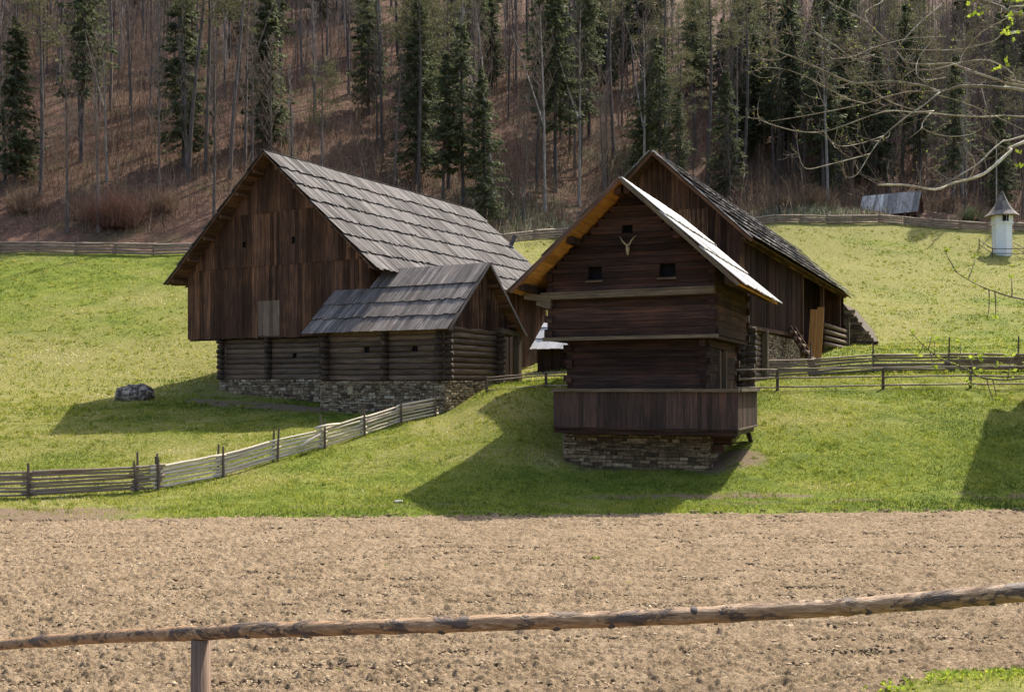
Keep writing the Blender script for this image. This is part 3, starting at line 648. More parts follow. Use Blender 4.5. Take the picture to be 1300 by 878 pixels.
def outbuilding():
    fr=Fr(1.0,54,29.7); u,v=fr.u,fr.v
    t=thing('lean_to_shed','small dark shed with glare-white board roof in the gap between barn and granary','shed',tuple(fr.P(2,1,.3)))
    sl=.93
    A=MB(); slope(A,fr.P(0,0,1.95),fr.P(3.1,0,1.95),fr.P(0,3.2,1.95+3.2*sl),fr.P(3.1,3.2,1.95+3.2*sl),5,.22,lift=.05,wave=.02); r=A.build('roof_slope',M['roof_s'],t)
    D=MB(); deck(D,fr.P(.05,.05,1.96),fr.P(3.05,.05,1.96),fr.P(.05,3.2,1.96+3.15*sl),fr.P(3.05,3.2,1.96+3.15*sl)); D.build('roof_deck',M['deck'],r)
    mb=MB(); v_boards(mb,fr.P(.2,.4,0),u,-v,2.8,lambda s:-.3,lambda s:2.2,w=.22); mb.build('front_wall',M['granlog'],t)
    mb=MB(); v_boards(mb,fr.P(.2,.4,0),v,-u,2.9,lambda s:-.3,lambda s:2.2+s*sl,w=.22); mb.build('side_wall',M['granlog'],t)
    mb=MB(); v_boards(mb,fr.P(3.0,.4,0),v,u,2.9,lambda s:-.3,lambda s:2.2+s*sl,w=.22); mb.build('side_wall',M['granlog'],t)
    mb=MB(); v_boards(mb,fr.P(.2,3.3,0),u,v,2.8,lambda s:-.3,lambda s:2.2+2.9*sl,w=.22); mb.build('back_wall',M['granlog'],t)
outbuilding()

# ---------------------------------------------------------------- granary in the middle
GF=Fr(6.35,32.0,22.5)
def granary():
    fr=GF; u,v=fr.u,fr.v
    t=thing('granary','dark log granary in front, with steep gable, boxed balcony and goat skull','granary',tuple(fr.P(-2.7,2,-2.7)))
    aM,zM=-2.76,6.51; aLe,zLe=-6.475,3.09; aRe,zRe=.925,3.07; b0,b1=-1.1,7.1
    def rz(a): return zM+(a-aM)*((zM-zLe)/(aM-aLe)) if a<aM else zM-(a-aM)*((zM-zRe)/(aRe-aM))
    for side,(ae,ze) in (('L',(aLe,zLe)),('R',(aRe,zRe))):
        E0=fr.P(ae,b0,ze); E1=fr.P(ae,b1,ze); T0=fr.P(aM,b0,zM); T1=fr.P(aM,b1,zM)
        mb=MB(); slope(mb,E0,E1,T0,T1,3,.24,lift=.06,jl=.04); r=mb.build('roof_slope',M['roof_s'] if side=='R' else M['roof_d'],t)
        d=MB(); sg=1 if side=='R' else -1
        deck(d,E0+v*.03+UP*.0,E1-v*.03,T0+v*.03+u*sg*.01,T1-v*.03+u*sg*.01,boards=14); d.build('roof_deck',M['deck_orange'],r)
        for f in (.10,.53,.96):
            a=ae+(aM-ae)*f; z=ze+(zM-ze)*f-.2
            p=MB(); p.beam(fr.P(a,b0+.22,z),fr.P(a,.3,z),UP,.22,.2); p.build('purlin',M['granlog'],r)
        p=MB(); p.beam(E0-v*.015-UP*.03,T0-v*.015-UP*.03,v,.03,.12); p.build('verge_board',M['beam'] if side=='R' else M['deck'],r)
    W0=-5.59
    # gable + knee wall of the upper storey
    ops=[(1.40,1.88,3.45,3.9),(3.80,4.32,3.45,3.95),(2.56,2.92,4.86,5.2)]
    mb=MB(); h_timbers(mb,fr.P(W0,0,0),u,-v,-W0,1.62,3.05,.24,.2,ext=.12)
    def lim(z):
        a=aLe+(z-zLe)*(aM-aLe)/(zM-zLe)+.08; b=aRe-(z-zRe)*(aRe-aM)/(zM-zRe)-.08
        return (max(a,W0+.0)-W0,min(b,0)-W0)
    h_timbers(mb,fr.P(W0,.02,0),u,-v,-W0,3.05,6.35,.22,.2,ops,lim)
    wl=mb.build('log_wall',M['granlog'],t)
    mb=MB(); h_timbers(mb,fr.P(0,0,0),v,u,5.8,1.62,3.85,.24,.2,ext=.12); mb.build('log_wall',M['granlog'],t)
    mb=MB(); h_timbers(mb,fr.P(W0,0,0),v,-u,5.8,1.62,3.8,.24,.2,ext=.12); mb.build('log_wall',M['granlog'],t)
    mb=MB(); h_timbers(mb,fr.P(W0,5.8,0),u,v,-W0,1.62,3.6,.24,.2,ext=.12)
    h_timbers(mb,fr.P(W0,5.78,0),u,v,-W0,3.6,6.35,.24,.2,(),lim); mb.build('log_wall',M['granlog'],t)
    # lining
    c=MB(); P=[fr.P(W0+.25,.28,1.5),fr.P(-.25,.28,1.5),fr.P(-.25,5.5,1.5),fr.P(W0+.25,5.5,1.5)]; c.box8(P+[p+UP*1.6 for p in P],2,1)
    c.quad([fr.P(W0+.2,.33,3.0),fr.P(-.2,.33,3.0),fr.P(aM,.33,6.2)]); c.build('inner_lining',M['black'],t)
    # window frames
    for a0,a1,z0,z1 in ops[:2]:
        mb=MB(); 
        mb.beam(fr.P(W0+a0-.05,-.03,z0-.03),fr.P(W0+a1+.05,-.03,z0-.03),UP,.05,.10)
        w=mb.build('window_sill',M['beam'],t)
    # two pale ledger beams
    mb=MB(); mb.beam(fr.P(W0-.12,-.14,2.94),fr.P(.02,-.14,2.97),UP,.17,.26); 
    mb.beam(fr.P(W0-.15,-.10,3.06),fr.P(.02,-.10,3.09),UP,.05,.36); mb.build('ledger_beam',M['beam'],t)
    mb=MB(); mb.beam(fr.P(W0-.1,-.1,1.55),fr.P(.1,-.1,1.57),UP,.12,.24); mb.build('ledger_beam',M['beam'],t)
    # eave bearers left and right
    for (a,z) in ((aLe+.25,3.05),(W0,2.85)):
        pass
    for k,zz in enumerate((2.98,2.76)):
        mb=MB(); mb.beam(fr.P(W0+.2,-.16-.02*k,zz-.12),fr.P(aLe+.15+.45*k,-.16-.02*k,zz+.02),UP,.2,.2); mb.build('eave_bracket',M['beam'],t)
        
    for b in (5.0,):
        pass
    mb=MB(); mb.beam(fr.P(.62,-1.0,3.2),fr.P(.62,6.9,3.2),UP,.16,.16); mb.build('eave_plate',M['granlog'],t)
    mb=MB(); mb.beam(fr.P(aLe+.35,-1.0,3.2),fr.P(aLe+.35,6.9,3.2),UP,.16,.16); mb.build('eave_plate',M['granlog'],t)
    # lower storey
    l0,l1,bf,bb=-5.02,-.35,.35,5.6
    mb=MB(); h_timbers(mb,fr.P(l0,bf,0),u,-v,l1-l0,-1.35,1.5,.25,.2,ext=.14); mb.build('log_wall',M['granlog'],t)
    mb=MB(); h_timbers(mb,fr.P(l1,bf,0),v,u,bb-bf,-1.35,1.5,.25,.2,[(2.0,3.0,-1.4,1.15)],ext=.14); mb.build('log_wall',M['granlog'],t)
    mb=MB(); h_timbers(mb,fr.P(l0,bf,0),v,-u,bb-bf,-1.35,1.5,.25,.2,ext=.14)
    h_timbers(mb,fr.P(l0,bb,0),u,v,l1-l0,-1.35,1.5,.25,.2,ext=.14); mb.build('log_wall',M['granlog'],t)
    # jetty floor
    mb=MB(); P=[fr.P(W0,-.02,1.5),fr.P(0,-.02,1.5),fr.P(0,5.8,1.5),fr.P(W0,5.8,1.5)]; mb.box8(P+[p+UP*.1 for p in P],.1,1); mb.build('upper_floor',M['granlog'],t)
    # door in the right wall
    mb=MB(); v_boards(mb,fr.P(l1-.09,bf+2.0,0),v,u,1.0,lambda s:-1.3,lambda s:1.15,w=.2,jit=.004); d=mb.build('door',M['granlog'],t)
    mb=MB(); mb.beam(fr.P(l1+.0,bf+1.96,-1.3),fr.P(l1+.0,bf+1.96,1.2),v,.12,.14); mb.beam(fr.P(l1,bf+3.04,-1.3),fr.P(l1,bf+3.04,1.2),v,.12,.14); mb.build('door_frame',M['beam'],d)
    mb=MB(); mb.beam(fr.P(l1-.04,bf+2.2,-.2),fr.P(l1-.04,bf+2.2,.02),v,.08,.03); mb.build('lock_plate',M['white'],d)
    # stone foundation
    stone_block(fr,l0-.05,l1+.12,bf-.22,bb,-3.2,-1.4,t,M['stone_d'],sides='frl',hmin=.05,hmax=.14,lmin=.12,lmax=.55)
    # balcony
    ba0,ba1,bbf,bbb=-5.03,.83,-.9,2.7
    mb=MB(); P=[fr.P(ba0,bbf+.03,-1.34),fr.P(ba1-.03,bbf+.03,-1.34),fr.P(ba1-.03,bbb,-1.34),fr.P(ba0,bbb,-1.34)]; mb.box8(P+[p+UP*.08 for p in P],.1,1); bf_=mb.build('balcony_floor',M['deck'],t)
    mb=MB(); v_boards(mb,fr.P(ba0,bbf,0),u,-v,ba1-ba0,lambda s:-1.36,lambda s:-.17,w=.19,jit=.006); p1=mb.build('balcony_parapet',M['balcony'],t)
    mb=MB(); mb.beam(fr.P(ba0-.05,bbf-.03,-.125),fr.P(ba1+.08,bbf-.03,-.125),UP,.10,.2); mb.build('handrail',M['beam'],p1)
    mb=MB(); mb.beam(fr.P(ba0-.02,bbf-.05,-1.33),fr.P(ba1+.03,bbf-.05,-1.33),UP,.05,.06); mb.beam(fr.P(ba0,bbf+.1,-1.44),fr.P(ba1,bbf+.1,-1.44),UP,.14,.16); mb.build('bottom_rail',M['granlog'],p1)
    mb=MB(); v_boards(mb,fr.P(ba1,bbf,0),v,u,bbb-bbf,lambda s:-1.33,lambda s:-.17,w=.17,jit=.006); p2=mb.build('balcony_parapet',M['balcony'],t)
    mb=MB(); mb.beam(fr.P(ba1+.03,bbf+.1,-.12),fr.P(ba1+.03,bbb+.04,-.12),UP,.10,.2); mb.build('handrail',M['beam'],p2)
    mb=MB(); mb.beam(fr.P(ba1+.04,bbf,-1.31),fr.P(ba1+.04,bbb,-1.31),UP,.05,.06); mb.beam(fr.P(ba1-.15,bbf+.1,-1.44),fr.P(ba1-.15,bbb,-1.44),UP,.13,.16); mb.build('bottom_rail',M['beam'],p2)
    mb=MB(); v_boards(mb,fr.P(ba0,bbf+.05,0),v,-u,1.2,lambda s:-1.36,lambda s:-.17,w=.19,jit=.006); p3=mb.build('balcony_parapet',M['balcony'],t)
    mb=MB(); v_boards(mb,fr.P(ba1-.9,bbb,0),u,v,.9,lambda s:-1.36,lambda s:-.17,w=.19,jit=.006); mb.build('balcony_parapet',M['balcony'],t)
    zg=H(*fr.P(.6,2.5,0).xy)
    mb=MB(); mb.beam(fr.P(.55,2.45,-1.4),fr.P(.72,2.55,zg-.1),u,.13,.12); mb.build('balcony_prop',M['granlog'],t)
    mb=MB(); mb.beam(fr.P(-.3,1.2,-1.9),fr.P(.6,2.45,-1.85),UP,.05,.05); mb.build('prop_brace',M['granlog'],t)
    for k in range(3):
        mb=MB(); mb.beam(fr.P(l1+.1,.45+.3*(k%2),-1.55-.22*k),fr.P(.55-.18*k,.45+.3*(k%2),-1.55-.22*k),UP,.2,.2); mb.build('cantilever_beam',M['granlog'],t)
    for a in (-4.9,-3.4,-1.9,-.5):
        mb=MB(); mb.beam(fr.P(a,bf-.2,-1.46),fr.P(a,bbf+.15,-1.46),UP,.13,.15); mb.build('cantilever_beam',M['granlog'],t)
    # goat skull (hangs on the gable)
    q=fr.P(W0+2.80,-.09,4.55)
    k=thing('goat_skull','bleached horned goat skull hanging on the granary gable above the windows','skull',tuple(q))
    mb=MB(); mb.tube([q+UP*.02-v*.02,q-UP*.06-v*.05,q-UP*.18-v*.05,q-UP*.3-v*.03,q-UP*.34-v*.02],[.038,.072,.06,.036,.022],10); mb.build('skull_bone',M['bone'],k,True)
    for sgn in (-1,1):
        pts=[q+u*sgn*(.04+.11*math.sin(x*1.5)*1.0+.09*x)+UP*(.29*x-.02)-v*(.03+.1*math.sin(x*3.1)) for x in np.linspace(0,1,8)]
        pts[-1]+=u*sgn*.05
        mb=MB(); mb.tube(pts,[.034*(1-.75*x) for x in np.linspace(0,1,8)],8); mb.build('horn',M['bone'],k,True)
        mb=MB(); e=q+u*sgn*.055-UP*.08-v*.115; mb.tube([e,e-v*.02],[.024,.02],8); mb.build('eye_socket',M['black'],k)
granary()

# ---------------------------------------------------------------- long barn behind, on the right
LF=Fr(5.75,42.0,25.5)
def long_barn():
    fr=LF; u,v=fr.u,fr.v
    t=thing('barn','long dark barn behind the granary, its board roof running back to a stone ramp','barn',tuple(fr.P(0,10,.5)))
    zM=9.6; ae=4.09; ze=5.76; sl=(zM-ze)/ae; L=30.5; w=3.6; rz=lambda a:zM-sl*abs(a)-.06; b0=.8; be=29.6
    for side in (-1,1):
        E0=fr.P(side*ae,0,ze); E1=fr.P(side*ae,L,ze); T0=fr.P(0,0,zM); T1=fr.P(0,L,zM)
        mb=MB(); slope(mb,E0,E1,T0,T1,7,.2,lift=.14,jl=.14,over=.2); r=mb.build('roof_slope',M['roof_l'],t)
        # ragged course ends sticking out of the front verge
        mb=MB(); n=(E1-E0).normalized().cross(T0-E0).normalized(); n=n if n.z>0 else -n
        for c in range(7):
            f=(c+.03)/7; P0=E0.lerp(T0,f)+n*.07; 
            for q in range(3):
                mb.beam(P0-fr.v*(.10+.06*q)+(T0-E0)*(.012*q),P0+(T0-E0).normalized()*.75-fr.v*(.03+.05*q)+n*.0,fr.v,.12,.03)
        mb.build('course_ends',M['roof_l'],r)
        d=MB(); deck(d,E0.lerp(T0,.02)+v*.04,E1.lerp(T1,.02)-v*.04,T0+v*.04,T1-v*.04,boards=16); d.build('roof_deck',M['deck'],r)
        p=MB(); p.beam(E0-v*.015-UP*.05,T0-v*.015-UP*.05,v,.03,.12); p.build('verge_board',M['deck'],r)
        for k in range(14):
            b=1.4+k*2.1; p=MB(); p.beam(fr.P(side*(ae-.12),b,ze+.02),fr.P(side*(w-.5),b,ze+.02+sl*(ae-w+.38)),v,.12,.14); p.build('rafter',M['deck'],r)
    zb=2.45
    mb=MB(); v_boards(mb,fr.P(-w,b0,0),u,-v,2*w,lambda s:4.55,lambda s:min(7.35,rz(-w+s)),w=.25,jit=.014); mb.build('gable_boarding',M['board_b'],t)
    mb=MB(); v_boards(mb,fr.P(-w,b0-.035,0),u,-v,2*w,lambda s:7.3,lambda s:min(20,rz(-w+s)),w=.25,jit=.014); mb.build('gable_boarding',M['board'],t)
    mb=MB(); v_boards(mb,fr.P(-w,b0+.03,0),u,-v,2*w,lambda s:zb,lambda s:4.6,w=.25,jit=.014); mb.build('gable_boarding',M['board_b'],t)
    mb=MB(); v_boards(mb,fr.P(-w+.05,b0+.1,0),u,-v,2*w-.1,lambda s:zb,lambda s:rz(-w+.05+s)-.06,w=1.0,jit=0); mb.build('inner_lining',M['black'],t)
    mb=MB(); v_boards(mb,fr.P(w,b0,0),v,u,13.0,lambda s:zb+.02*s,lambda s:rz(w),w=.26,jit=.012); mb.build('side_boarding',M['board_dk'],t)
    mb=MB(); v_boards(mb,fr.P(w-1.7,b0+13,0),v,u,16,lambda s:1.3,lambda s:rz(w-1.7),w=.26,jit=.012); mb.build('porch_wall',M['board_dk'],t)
    mb=MB(); v_boards(mb,fr.P(-w,b0,0),v,-u,be-b0,lambda s:.5,lambda s:rz(w),w=.3,jit=.01); mb.build('side_boarding',M['board'],t)
    mb=MB(); v_boards(mb,fr.P(-w,be,0),u,v,2*w,lambda s:2.0,lambda s:rz(-w+s),w=.3,jit=.01); mb.build('gable_boarding',M['board'],t)
    mb=MB(); P=[fr.P(-w+.05,b0+.05,zb-.02),fr.P(w-.05,b0+.05,zb-.02),fr.P(w-.05,13.5,zb-.02),fr.P(-w+.05,13.5,zb-.02)]; mb.box8(P+[p+UP*.1 for p in P],.1,1); mb.build('loft_floor',M['deck'],t)
    # log base with stone infill
    mb=MB(); logs(mb,fr.P(-w+.2,b0+.3,0),u,-v,2*w-.2,-.1,zb,.25,ext=0); logs(mb,fr.P(w-.1,b0+.3,0),v,u,3.6,-.1,zb,.24,ext=0); mb.build('log_wall',M['log'],t,True)
    for (a,b,dx) in ((w-.12,b0+.25,-v),(w,b0+.42,u)):
        mb=MB()
        for k in range(10):
            z=-.1+.25*(k+.5); mb.tube([fr.P(a,b,z)-dx*.3,fr.P(a,b,z)+dx*(.3+random.uniform(0,.12))],[.13,.12],9)
        mb.build('log_ends',M['logend'],t,True)
    stone_block(fr,-w+.4,w-.06,b0+4.0,13.6,-.3,zb-.1,t,M['stone'],sides='r')
    mb=MB(); mb.beam(fr.P(w+.02,b0+3.95,-.1),fr.P(w+.02,b0+3.95,zb),v,.28,.25); mb.build('base_post',M['beam'],t)
    mb=MB(); mb.beam(fr.P(w+.03,b0-.1,zb-.06),fr.P(w+.03,b0+13,zb+.1),UP,.16,.2); mb.build('sill_beam',M['board'],t)
    mb=MB(); mb.beam(fr.P(w+.1,b0-.35,2.62),fr.P(w+.1,b0-.15,2.62),UP,.5,.3); mb.build('beam_end',M['beam'],t)
    mb=MB(); mb.beam(fr.P(w+.05,b0-.4,ze+.1),fr.P(w+.05,be,ze+.1),UP,.2,.2); mb.build('wall_plate',M['board_b'],t)
    for b in (13.8,20.6,27.4):
        mb=MB(); mb.beam(fr.P(w+.0,b,1.5),fr.P(w+.0,b,ze+.05),u,.22,.22); mb.build('porch_post',M['board'],t)
    # leaning stairs of logs, and the new plank
    s=thing('log_steps','short steep flight of dark log steps leaning on the long barn','steps',tuple(fr.P(w+.6,9.5,1)))
    zg=H(*fr.P(w+1.6,9.6,0).xy)
    for db in (-.55,.55):
        mb=MB(); mb.beam(fr.P(w+1.5,9.6+db,zg-.05),fr.P(w+.25,9.6+db,zb+.35),v,.12,.24); mb.build('stringer',M['board'],s)
    for k in range(6):
        f=(k+.5)/6; mb=MB(); q0=fr.P(w+1.5-1.25*f,9.6-.75,zg+(zb+.2-zg)*f+.06); q1=q0+v*1.5; mb.tube([q0,q1],[.10,.10],9); mb.build('tread',M['beam'] if k%2 else M['log'],s,True)
    p=thing('leaning_planks','bright orange new planks leaning upright at the barn entrance','planks',tuple(fr.P(w+.5,15.6,2)))
    for k in range(2):
        q=fr.P(w+.30+.36*k,14.9,H(*fr.P(w+.3+.36*k,14.9,0).xy)); mb=MB(); mb.beam(q,q+UP*(2.75+.1*k)+v*.25+u*.12,u,.34,.05); mb.build('plank',M['orange'],p)
    # stacked rail barrier
    g=thing('log_barrier','low barrier of dark horizontal logs beside the stone ramp','barrier',tuple(fr.P(w+.2,23,2)))
    for k in range(4):
        z=H(*fr.P(w+.3,24,0).xy)+.15+.36*k; mb=MB(); mb.tube([fr.P(w+.3,19.6,z),fr.P(w+.3,28.6,z+.05)],[.12,.12],8); mb.build('rail',M['log'],g,True)
    mb=MB(); z=H(*fr.P(w+.3,28.6,0).xy); mb.beam(fr.P(w+.45,28.3,z-.2),fr.P(w+.45,28.3,z+1.5),u,.2,.2); mb.build('post',M['beam'],g)
    # stone ramp wall
    r=thing('ramp_wall','sloping dark stone ramp wall at the far end of the long barn','wall',tuple(fr.P(w+1,30,2)))
    c0=fr.P(1.0,29.9,0); zt=lambda s: 5.6-1.3*max(0,s-2.5)
    mb=MB(); stones(mb,c0,u,-v,5.3,2.0,5.6,hmin=.12,hmax=.28,lmin=.3,lmax=.8,ztop=zt,proud=.12); mb.build('wall_face',M['stone_d'],r)
    mb=MB(); A=[c0+u*0+v*.05+UP*1.5,c0+u*5.4+v*.05+UP*1.5,c0+u*5.4+v*.05+UP*1.75,c0+u*2.5+v*.05+UP*5.5,c0+v*.05+UP*5.5]; B=[q+v*7 for q in A]
    mb.quad(A); mb.quad(B[::-1]); 
    for k in range(5): mb.quad([A[(k+1)%5],A[k],B[k],B[(k+1)%5]])
    mb.build('ramp_fill',M['mortar'],r)
long_barn()

# ---------------------------------------------------------------- unseen barn added outside the frame to cast the shadow from the right
def shadow_side_barn():
    fr=Fr(19.35,37.1,28); u,v=fr.u,fr.v
    t=thing('shadow_barn','tall dark barn added unseen beyond the right edge, shading the grass below the rail fences','barn',tuple(fr.P(4,5,-2)))
    am=4.5; ae=5.0; ze=9.5; zM=13.4; sl=(zM-ze)/ae; rz=lambda a: zM-sl*abs(a-am)-.06; L=8.0
    for s in (-1,1):
        E0=fr.P(am+s*ae,-.4,ze);E1=fr.P(am+s*ae,L+.4,ze);T0=fr.P(am,-.4,zM);T1=fr.P(am,L+.4,zM)
        mb=MB(); slope(mb,E0,E1,T0,T1,5,.3); r=mb.build('roof_slope',M['roof'],t); d=MB(); deck(d,E0,E1,T0,T1); d.build('roof_deck',M['deck'],r)
    for p0,d,n in ((fr.P(0,0,0),u,-v),(fr.P(0,L,0),u,v)):
        mb=MB(); v_boards(mb,p0,d,n,9,lambda s:-2.9,lambda s:rz(s),w=.3); mb.build('gable_boarding',M['board'],t)
    for p0,n in ((fr.P(0,0,0),-u),(fr.P(9,0,0),u)):
        mb=MB(); v_boards(mb,p0,v,n,L,lambda s:-2.9,lambda s:rz(0),w=.3); mb.build('side_boarding',M['board'],t)
shadow_side_barn()

# ---------------------------------------------------------------- fences
def rail_part(p,q,r,mat,parent,sag=.01,name='rail',n=7,seg=5):
    mb=MB(); pts=[]; rad=[]
    for i in range(seg+1):
        f=i/seg; pts.append(p.lerp(q,f)+Vector((random.uniform(-sag,sag),random.uniform(-sag,sag),random.uniform(-sag,sag)))); rad.append(r*random.uniform(.9,1.1)*(1.1-.25*f))
    mb.tube(pts,rad,n,True,.05); return mb.build(name,mat,parent,True)
def stacked_fence(pts,label,nrail,h,mat,postmat,r=.045,double=True,ph=1.15,over=.25,group=None,n=7,bias=0,rise=0):
    """pts: ground points of the stakes"""
    t=thing('stake_fence',label,'fence',tuple(pts[0]),group)
    for i,p in enumerate(pts):
        d=(pts[min(i+1,len(pts)-1)]-pts[max(i-1,0)]); d.z=0; d.normalize(); nrm=Vector((-d.y,d.x,0))
        for s in ((-1,1) if double else (1,)):
            q=p+nrm*s*.09+d*random.uniform(-.06,.06); lean=d*random.uniform(-.06,.06)
            mb=MB(); hh=ph*random.uniform(.85,1.1)*(1.12 if s>0 else 1); mb.tube([q-UP*.2,q+UP*hh*.5+lean*.5,q+UP*hh+lean],[.042,.04,.032],6); mb.build('stake',postmat,t)
    for i in range(len(pts)-1):
        a,b=pts[i],pts[i+1]; d=(b-a).normalized()
        for k in range(nrail):
            z=.06+h*(k+.3)/nrail
            j=lambda: random.uniform(-.03,.03)
            rail_part(a-d*over*random.uniform(.3,1)+UP*(z+j()),b+d*over*random.uniform(.3,1)+UP*(z+j()+rise),r*random.uniform(.75,1.2),mat,t,n=n)
    return t
F1=[G(-60,30.2),G(37,30.4),G(175,31.0),G(200,31.2)]
stacked_fence(F1,'low fence of many brown stacked poles at the left edge of the field',7,.76,M['fence'],M['stake'],r=.046,ph=1.05)
F2=[G(200,31.2),G(280,32.8),G(349,34.4),G(409,36.0),G(461,37.8),G(508,39.8),G(551,41.2)]
stacked_fence(F2,'pale stacked pole fence climbing from the field to the stone footing of the shed',6,.72,M['fence_pale'],M['stake'],r=.044,ph=1.05)
def loose(p,q,r,lab):
    mb=MB(); mb.tube([p,p.lerp(q,.5)+UP*.02,q],[r,r*.95,r*.8],8); o=mb.build('loose_pole',M['fence_pale'],None,True); tag(o,lab,'pole')
loose(G(402,35.6,.80)-Vector((0,.15,0)),G(432,36.6,.78)-Vector((0,.15,0)),.05,'short thick pole lying on top of the pale fence')
loose(G(382,35.1,.30)-Vector((0,.15,0)),G(408,35.9,.52)-Vector((0,.15,0)),.06,'short thick pole leaning against the middle of the pale fence')
def post_fence(posts,label,hs,mat,postmat,r=.035,ph=1.0,name='rail_fence'):
    t=thing(name,label,'fence',tuple(posts[0]))
    for p in posts:
        mb=MB(); mb.tube([p-UP*.2,p+UP*ph+Vector((random.uniform(-.03,.03),0,0))],[.065,.055],7); mb.build('post',postmat,t)
    for i in range(len(posts)-1):
        for hh in hs: rail_part(posts[i]+UP*hh-Vector((0,.08,0)),posts[i+1]+UP*(hh+random.uniform(-.03,.03))-Vector((0,.08,0)),r,mat,t,seg=6)
    return t
post_fence([G(931,41.0),G(987,41.2),G(1121,41.6),G(1232,41.9),G(1345,42.2)],'nearest three rail fence across the grass right of the granary',(.14,.48,.86),M['fence'],M['stake'],ph=.9)
post_fence([G(560+58,43.2),G(693,43.0),G(760,42.6)],'thin rail fence closing the gap between shed and granary',(.08,.50,.62),M['fence'],M['stake'],r=.03,ph=.66)
stacked_fence([G(925,44.6),G(1032,45.5),G(1112,46),G(1205,46.5),G(1293,46.8),G(1370,47)],'dark stacked pole fence in the yard, behind the nearest rail fence',6,.78,M['fence'],M['stake'],r=.055,double=False,ph=1.35)
def top_fence(x0,x1,step,label):
    xs=np.arange(x0,x1+.1,step); pts=[Vector((x,float(fence_Y(x)),H(x,float(fence_Y(x))))) for x in xs]
    return stacked_fence(pts,label,4,.95,M['fence'],M['stake'],r=.10,double=False,ph=1.45,n=5)
top_fence(-46,-22,3.0,'long low pole fence below the woods, left of the big barn')
top_fence(-3.5,7.5,2.75,'piece of pole fence below the woods, between barn and granary roofs')
top_fence(19.5,41.5,2.75,'pole fence below the woods, from the long barn roof to the shrine')
top_fence(41.5,62,2.9,'pole fence below the woods, passing behind the white shrine')

# foreground rail
def fore_rail():
    t=thing('rail_fence','thick knotty pole nailed on one squared post in the foreground','fence',tuple(W(252,900,6.0)))
    key=[(-60,822,7.5,.043),(0,818,7.2,.045),(120,808,6.7,.050),(250,803,6.3,.054),(300,800,6.15,.056),(420,797,6.0,.054),(550,793,5.9,.054),(650,789,5.85,.056),(760,786,5.8,.056),(880,781,5.75,.057),(1000,774,5.72,.060),(1100,768,5.7,.058),(1190,761,5.65,.062),(1300,751,5.6,.064),(1400,743,5.55,.066)]
    pts=[];rad=[]
    for i in range(len(key)-1):
        for k in range(8):
            f=k/8; a,b=key[i],key[i+1]
            p=W(a[0]+(b[0]-a[0])*f,a[1]+(b[1]-a[1])*f,a[2]+(b[2]-a[2])*f)
            r=a[3]+(b[3]-a[3])*f; kn=max(0,math.sin((i*8+k)*1.7))**8*.006
            pts.append(p+Vector((0,0,random.uniform(-.0015,.0015)))); rad.append(r*.82+kn+random.uniform(-.001,.001))
    mb=MB(); mb.tube(pts,rad,16,True,.02)
    m,nt,b=newmat('half peeled pole'); tc=nt.nodes.new('ShaderNodeTexCoord').outputs['Object']
    n=noise(nt,mapping(nt,tc,(3.2,7,7)),1.3,6,.7,.5); n2=noise(nt,mapping(nt,tc,(8,60,60)),1,5,.7)
    pl=ramp(nt,[(.3,(.15,.075,.03)),(.55,(.36,.21,.10)),(.75,(.62,.46,.30))],n2.outputs[0])
    bk=ramp(nt,[(.3,(.04,.024,.018)),(.6,(.13,.085,.06)),(.8,(.27,.20,.15))],n2.outputs[0])
    f=ramp(nt,[(.52,(0,0,0)),(.57,(1,1,1))],n.outputs[0]); nt.links.new(mix(nt,pl.outputs[0],bk.outputs[0],f.outputs[0]),b.inputs['Base Color'])
    b.inputs['Roughness'].default_value=.55; bump(nt,b,mth(nt,'ADD',n2.outputs[0],mth(nt,'MULTIPLY',f.outputs[0],.8)),1,.012)
    mb.build('rail',m,t,True)
    # branch stubs (knots)
    for px,s in ((312,-1),(395,-1),(560,-1),(700,-1),(775,-1),(885,1),(1105,-1),(1265,-1)):
        i=min(range(len(pts)),key=lambda i:abs((pts[i].x/pts[i].y*1300+650)-px)); q=pts[i]
        d=Vector((random.uniform(-.3,.3),-.4,s*.9)).normalized(); kb=MB(); kb.tube([q+d*rad[i]*.7,q+d*(rad[i]+.001),q+d*(rad[i]+.005)],[.034,.024,.012],9); kb.build('branch_stub',M['bark_dark'],t,True)
    q=W(252,812,6.28); q.y=6.3
    mb=MB(); mb.tube([Vector((q.x,q.y,-3.2)),Vector((q.x+.01,q.y,q.z))],[.064,.060],14); mb.build('post',M['post_brown'],t,True)
fore_rail()

# ---------------------------------------------------------------- boulder, shrine, hut
def blob(center,sx,sy,sz,mat,name,label,cat,seed=1,rough=.25):
    n,m=18,26; r=np.random.default_rng(seed); vs=[];fs=[]
    for i in range(n+1):
        th=math.pi*i/n
        for j in range(m):
            ph=2*math.pi*j/m; d=Vector((math.sin(th)*math.cos(ph),math.sin(th)*math.sin(ph),math.cos(th)))
            k=1+rough*(float(fbm(np.array([d.x*1.7+seed]),np.array([d.y*1.7+d.z*2.1]),4,2)[0])-.5)*2
            vs.append((center[0]+d.x*sx*k,center[1]+d.y*sy*k,center[2]+d.z*sz*k))
    for i in range(n):
        for j in range(m): fs.append((i*m+j,i*m+(j+1)%m,(i+1)*m+(j+1)%m,(i+1)*m+j))
    me=bpy.data.meshes.new(name); me.from_pydata(vs,[],fs); me.materials.append(mat); me.update()
    o=bpy.data.objects.new(name,me); C.objects.link(o); tag(o,label,cat); return o
g=G(170,49); blob((g.x,g.y,g.z+.22),.85,.6,.58,M['boulder'],'boulder','grey weathered boulder lying in the meadow left of the barn','boulder',3,.35)
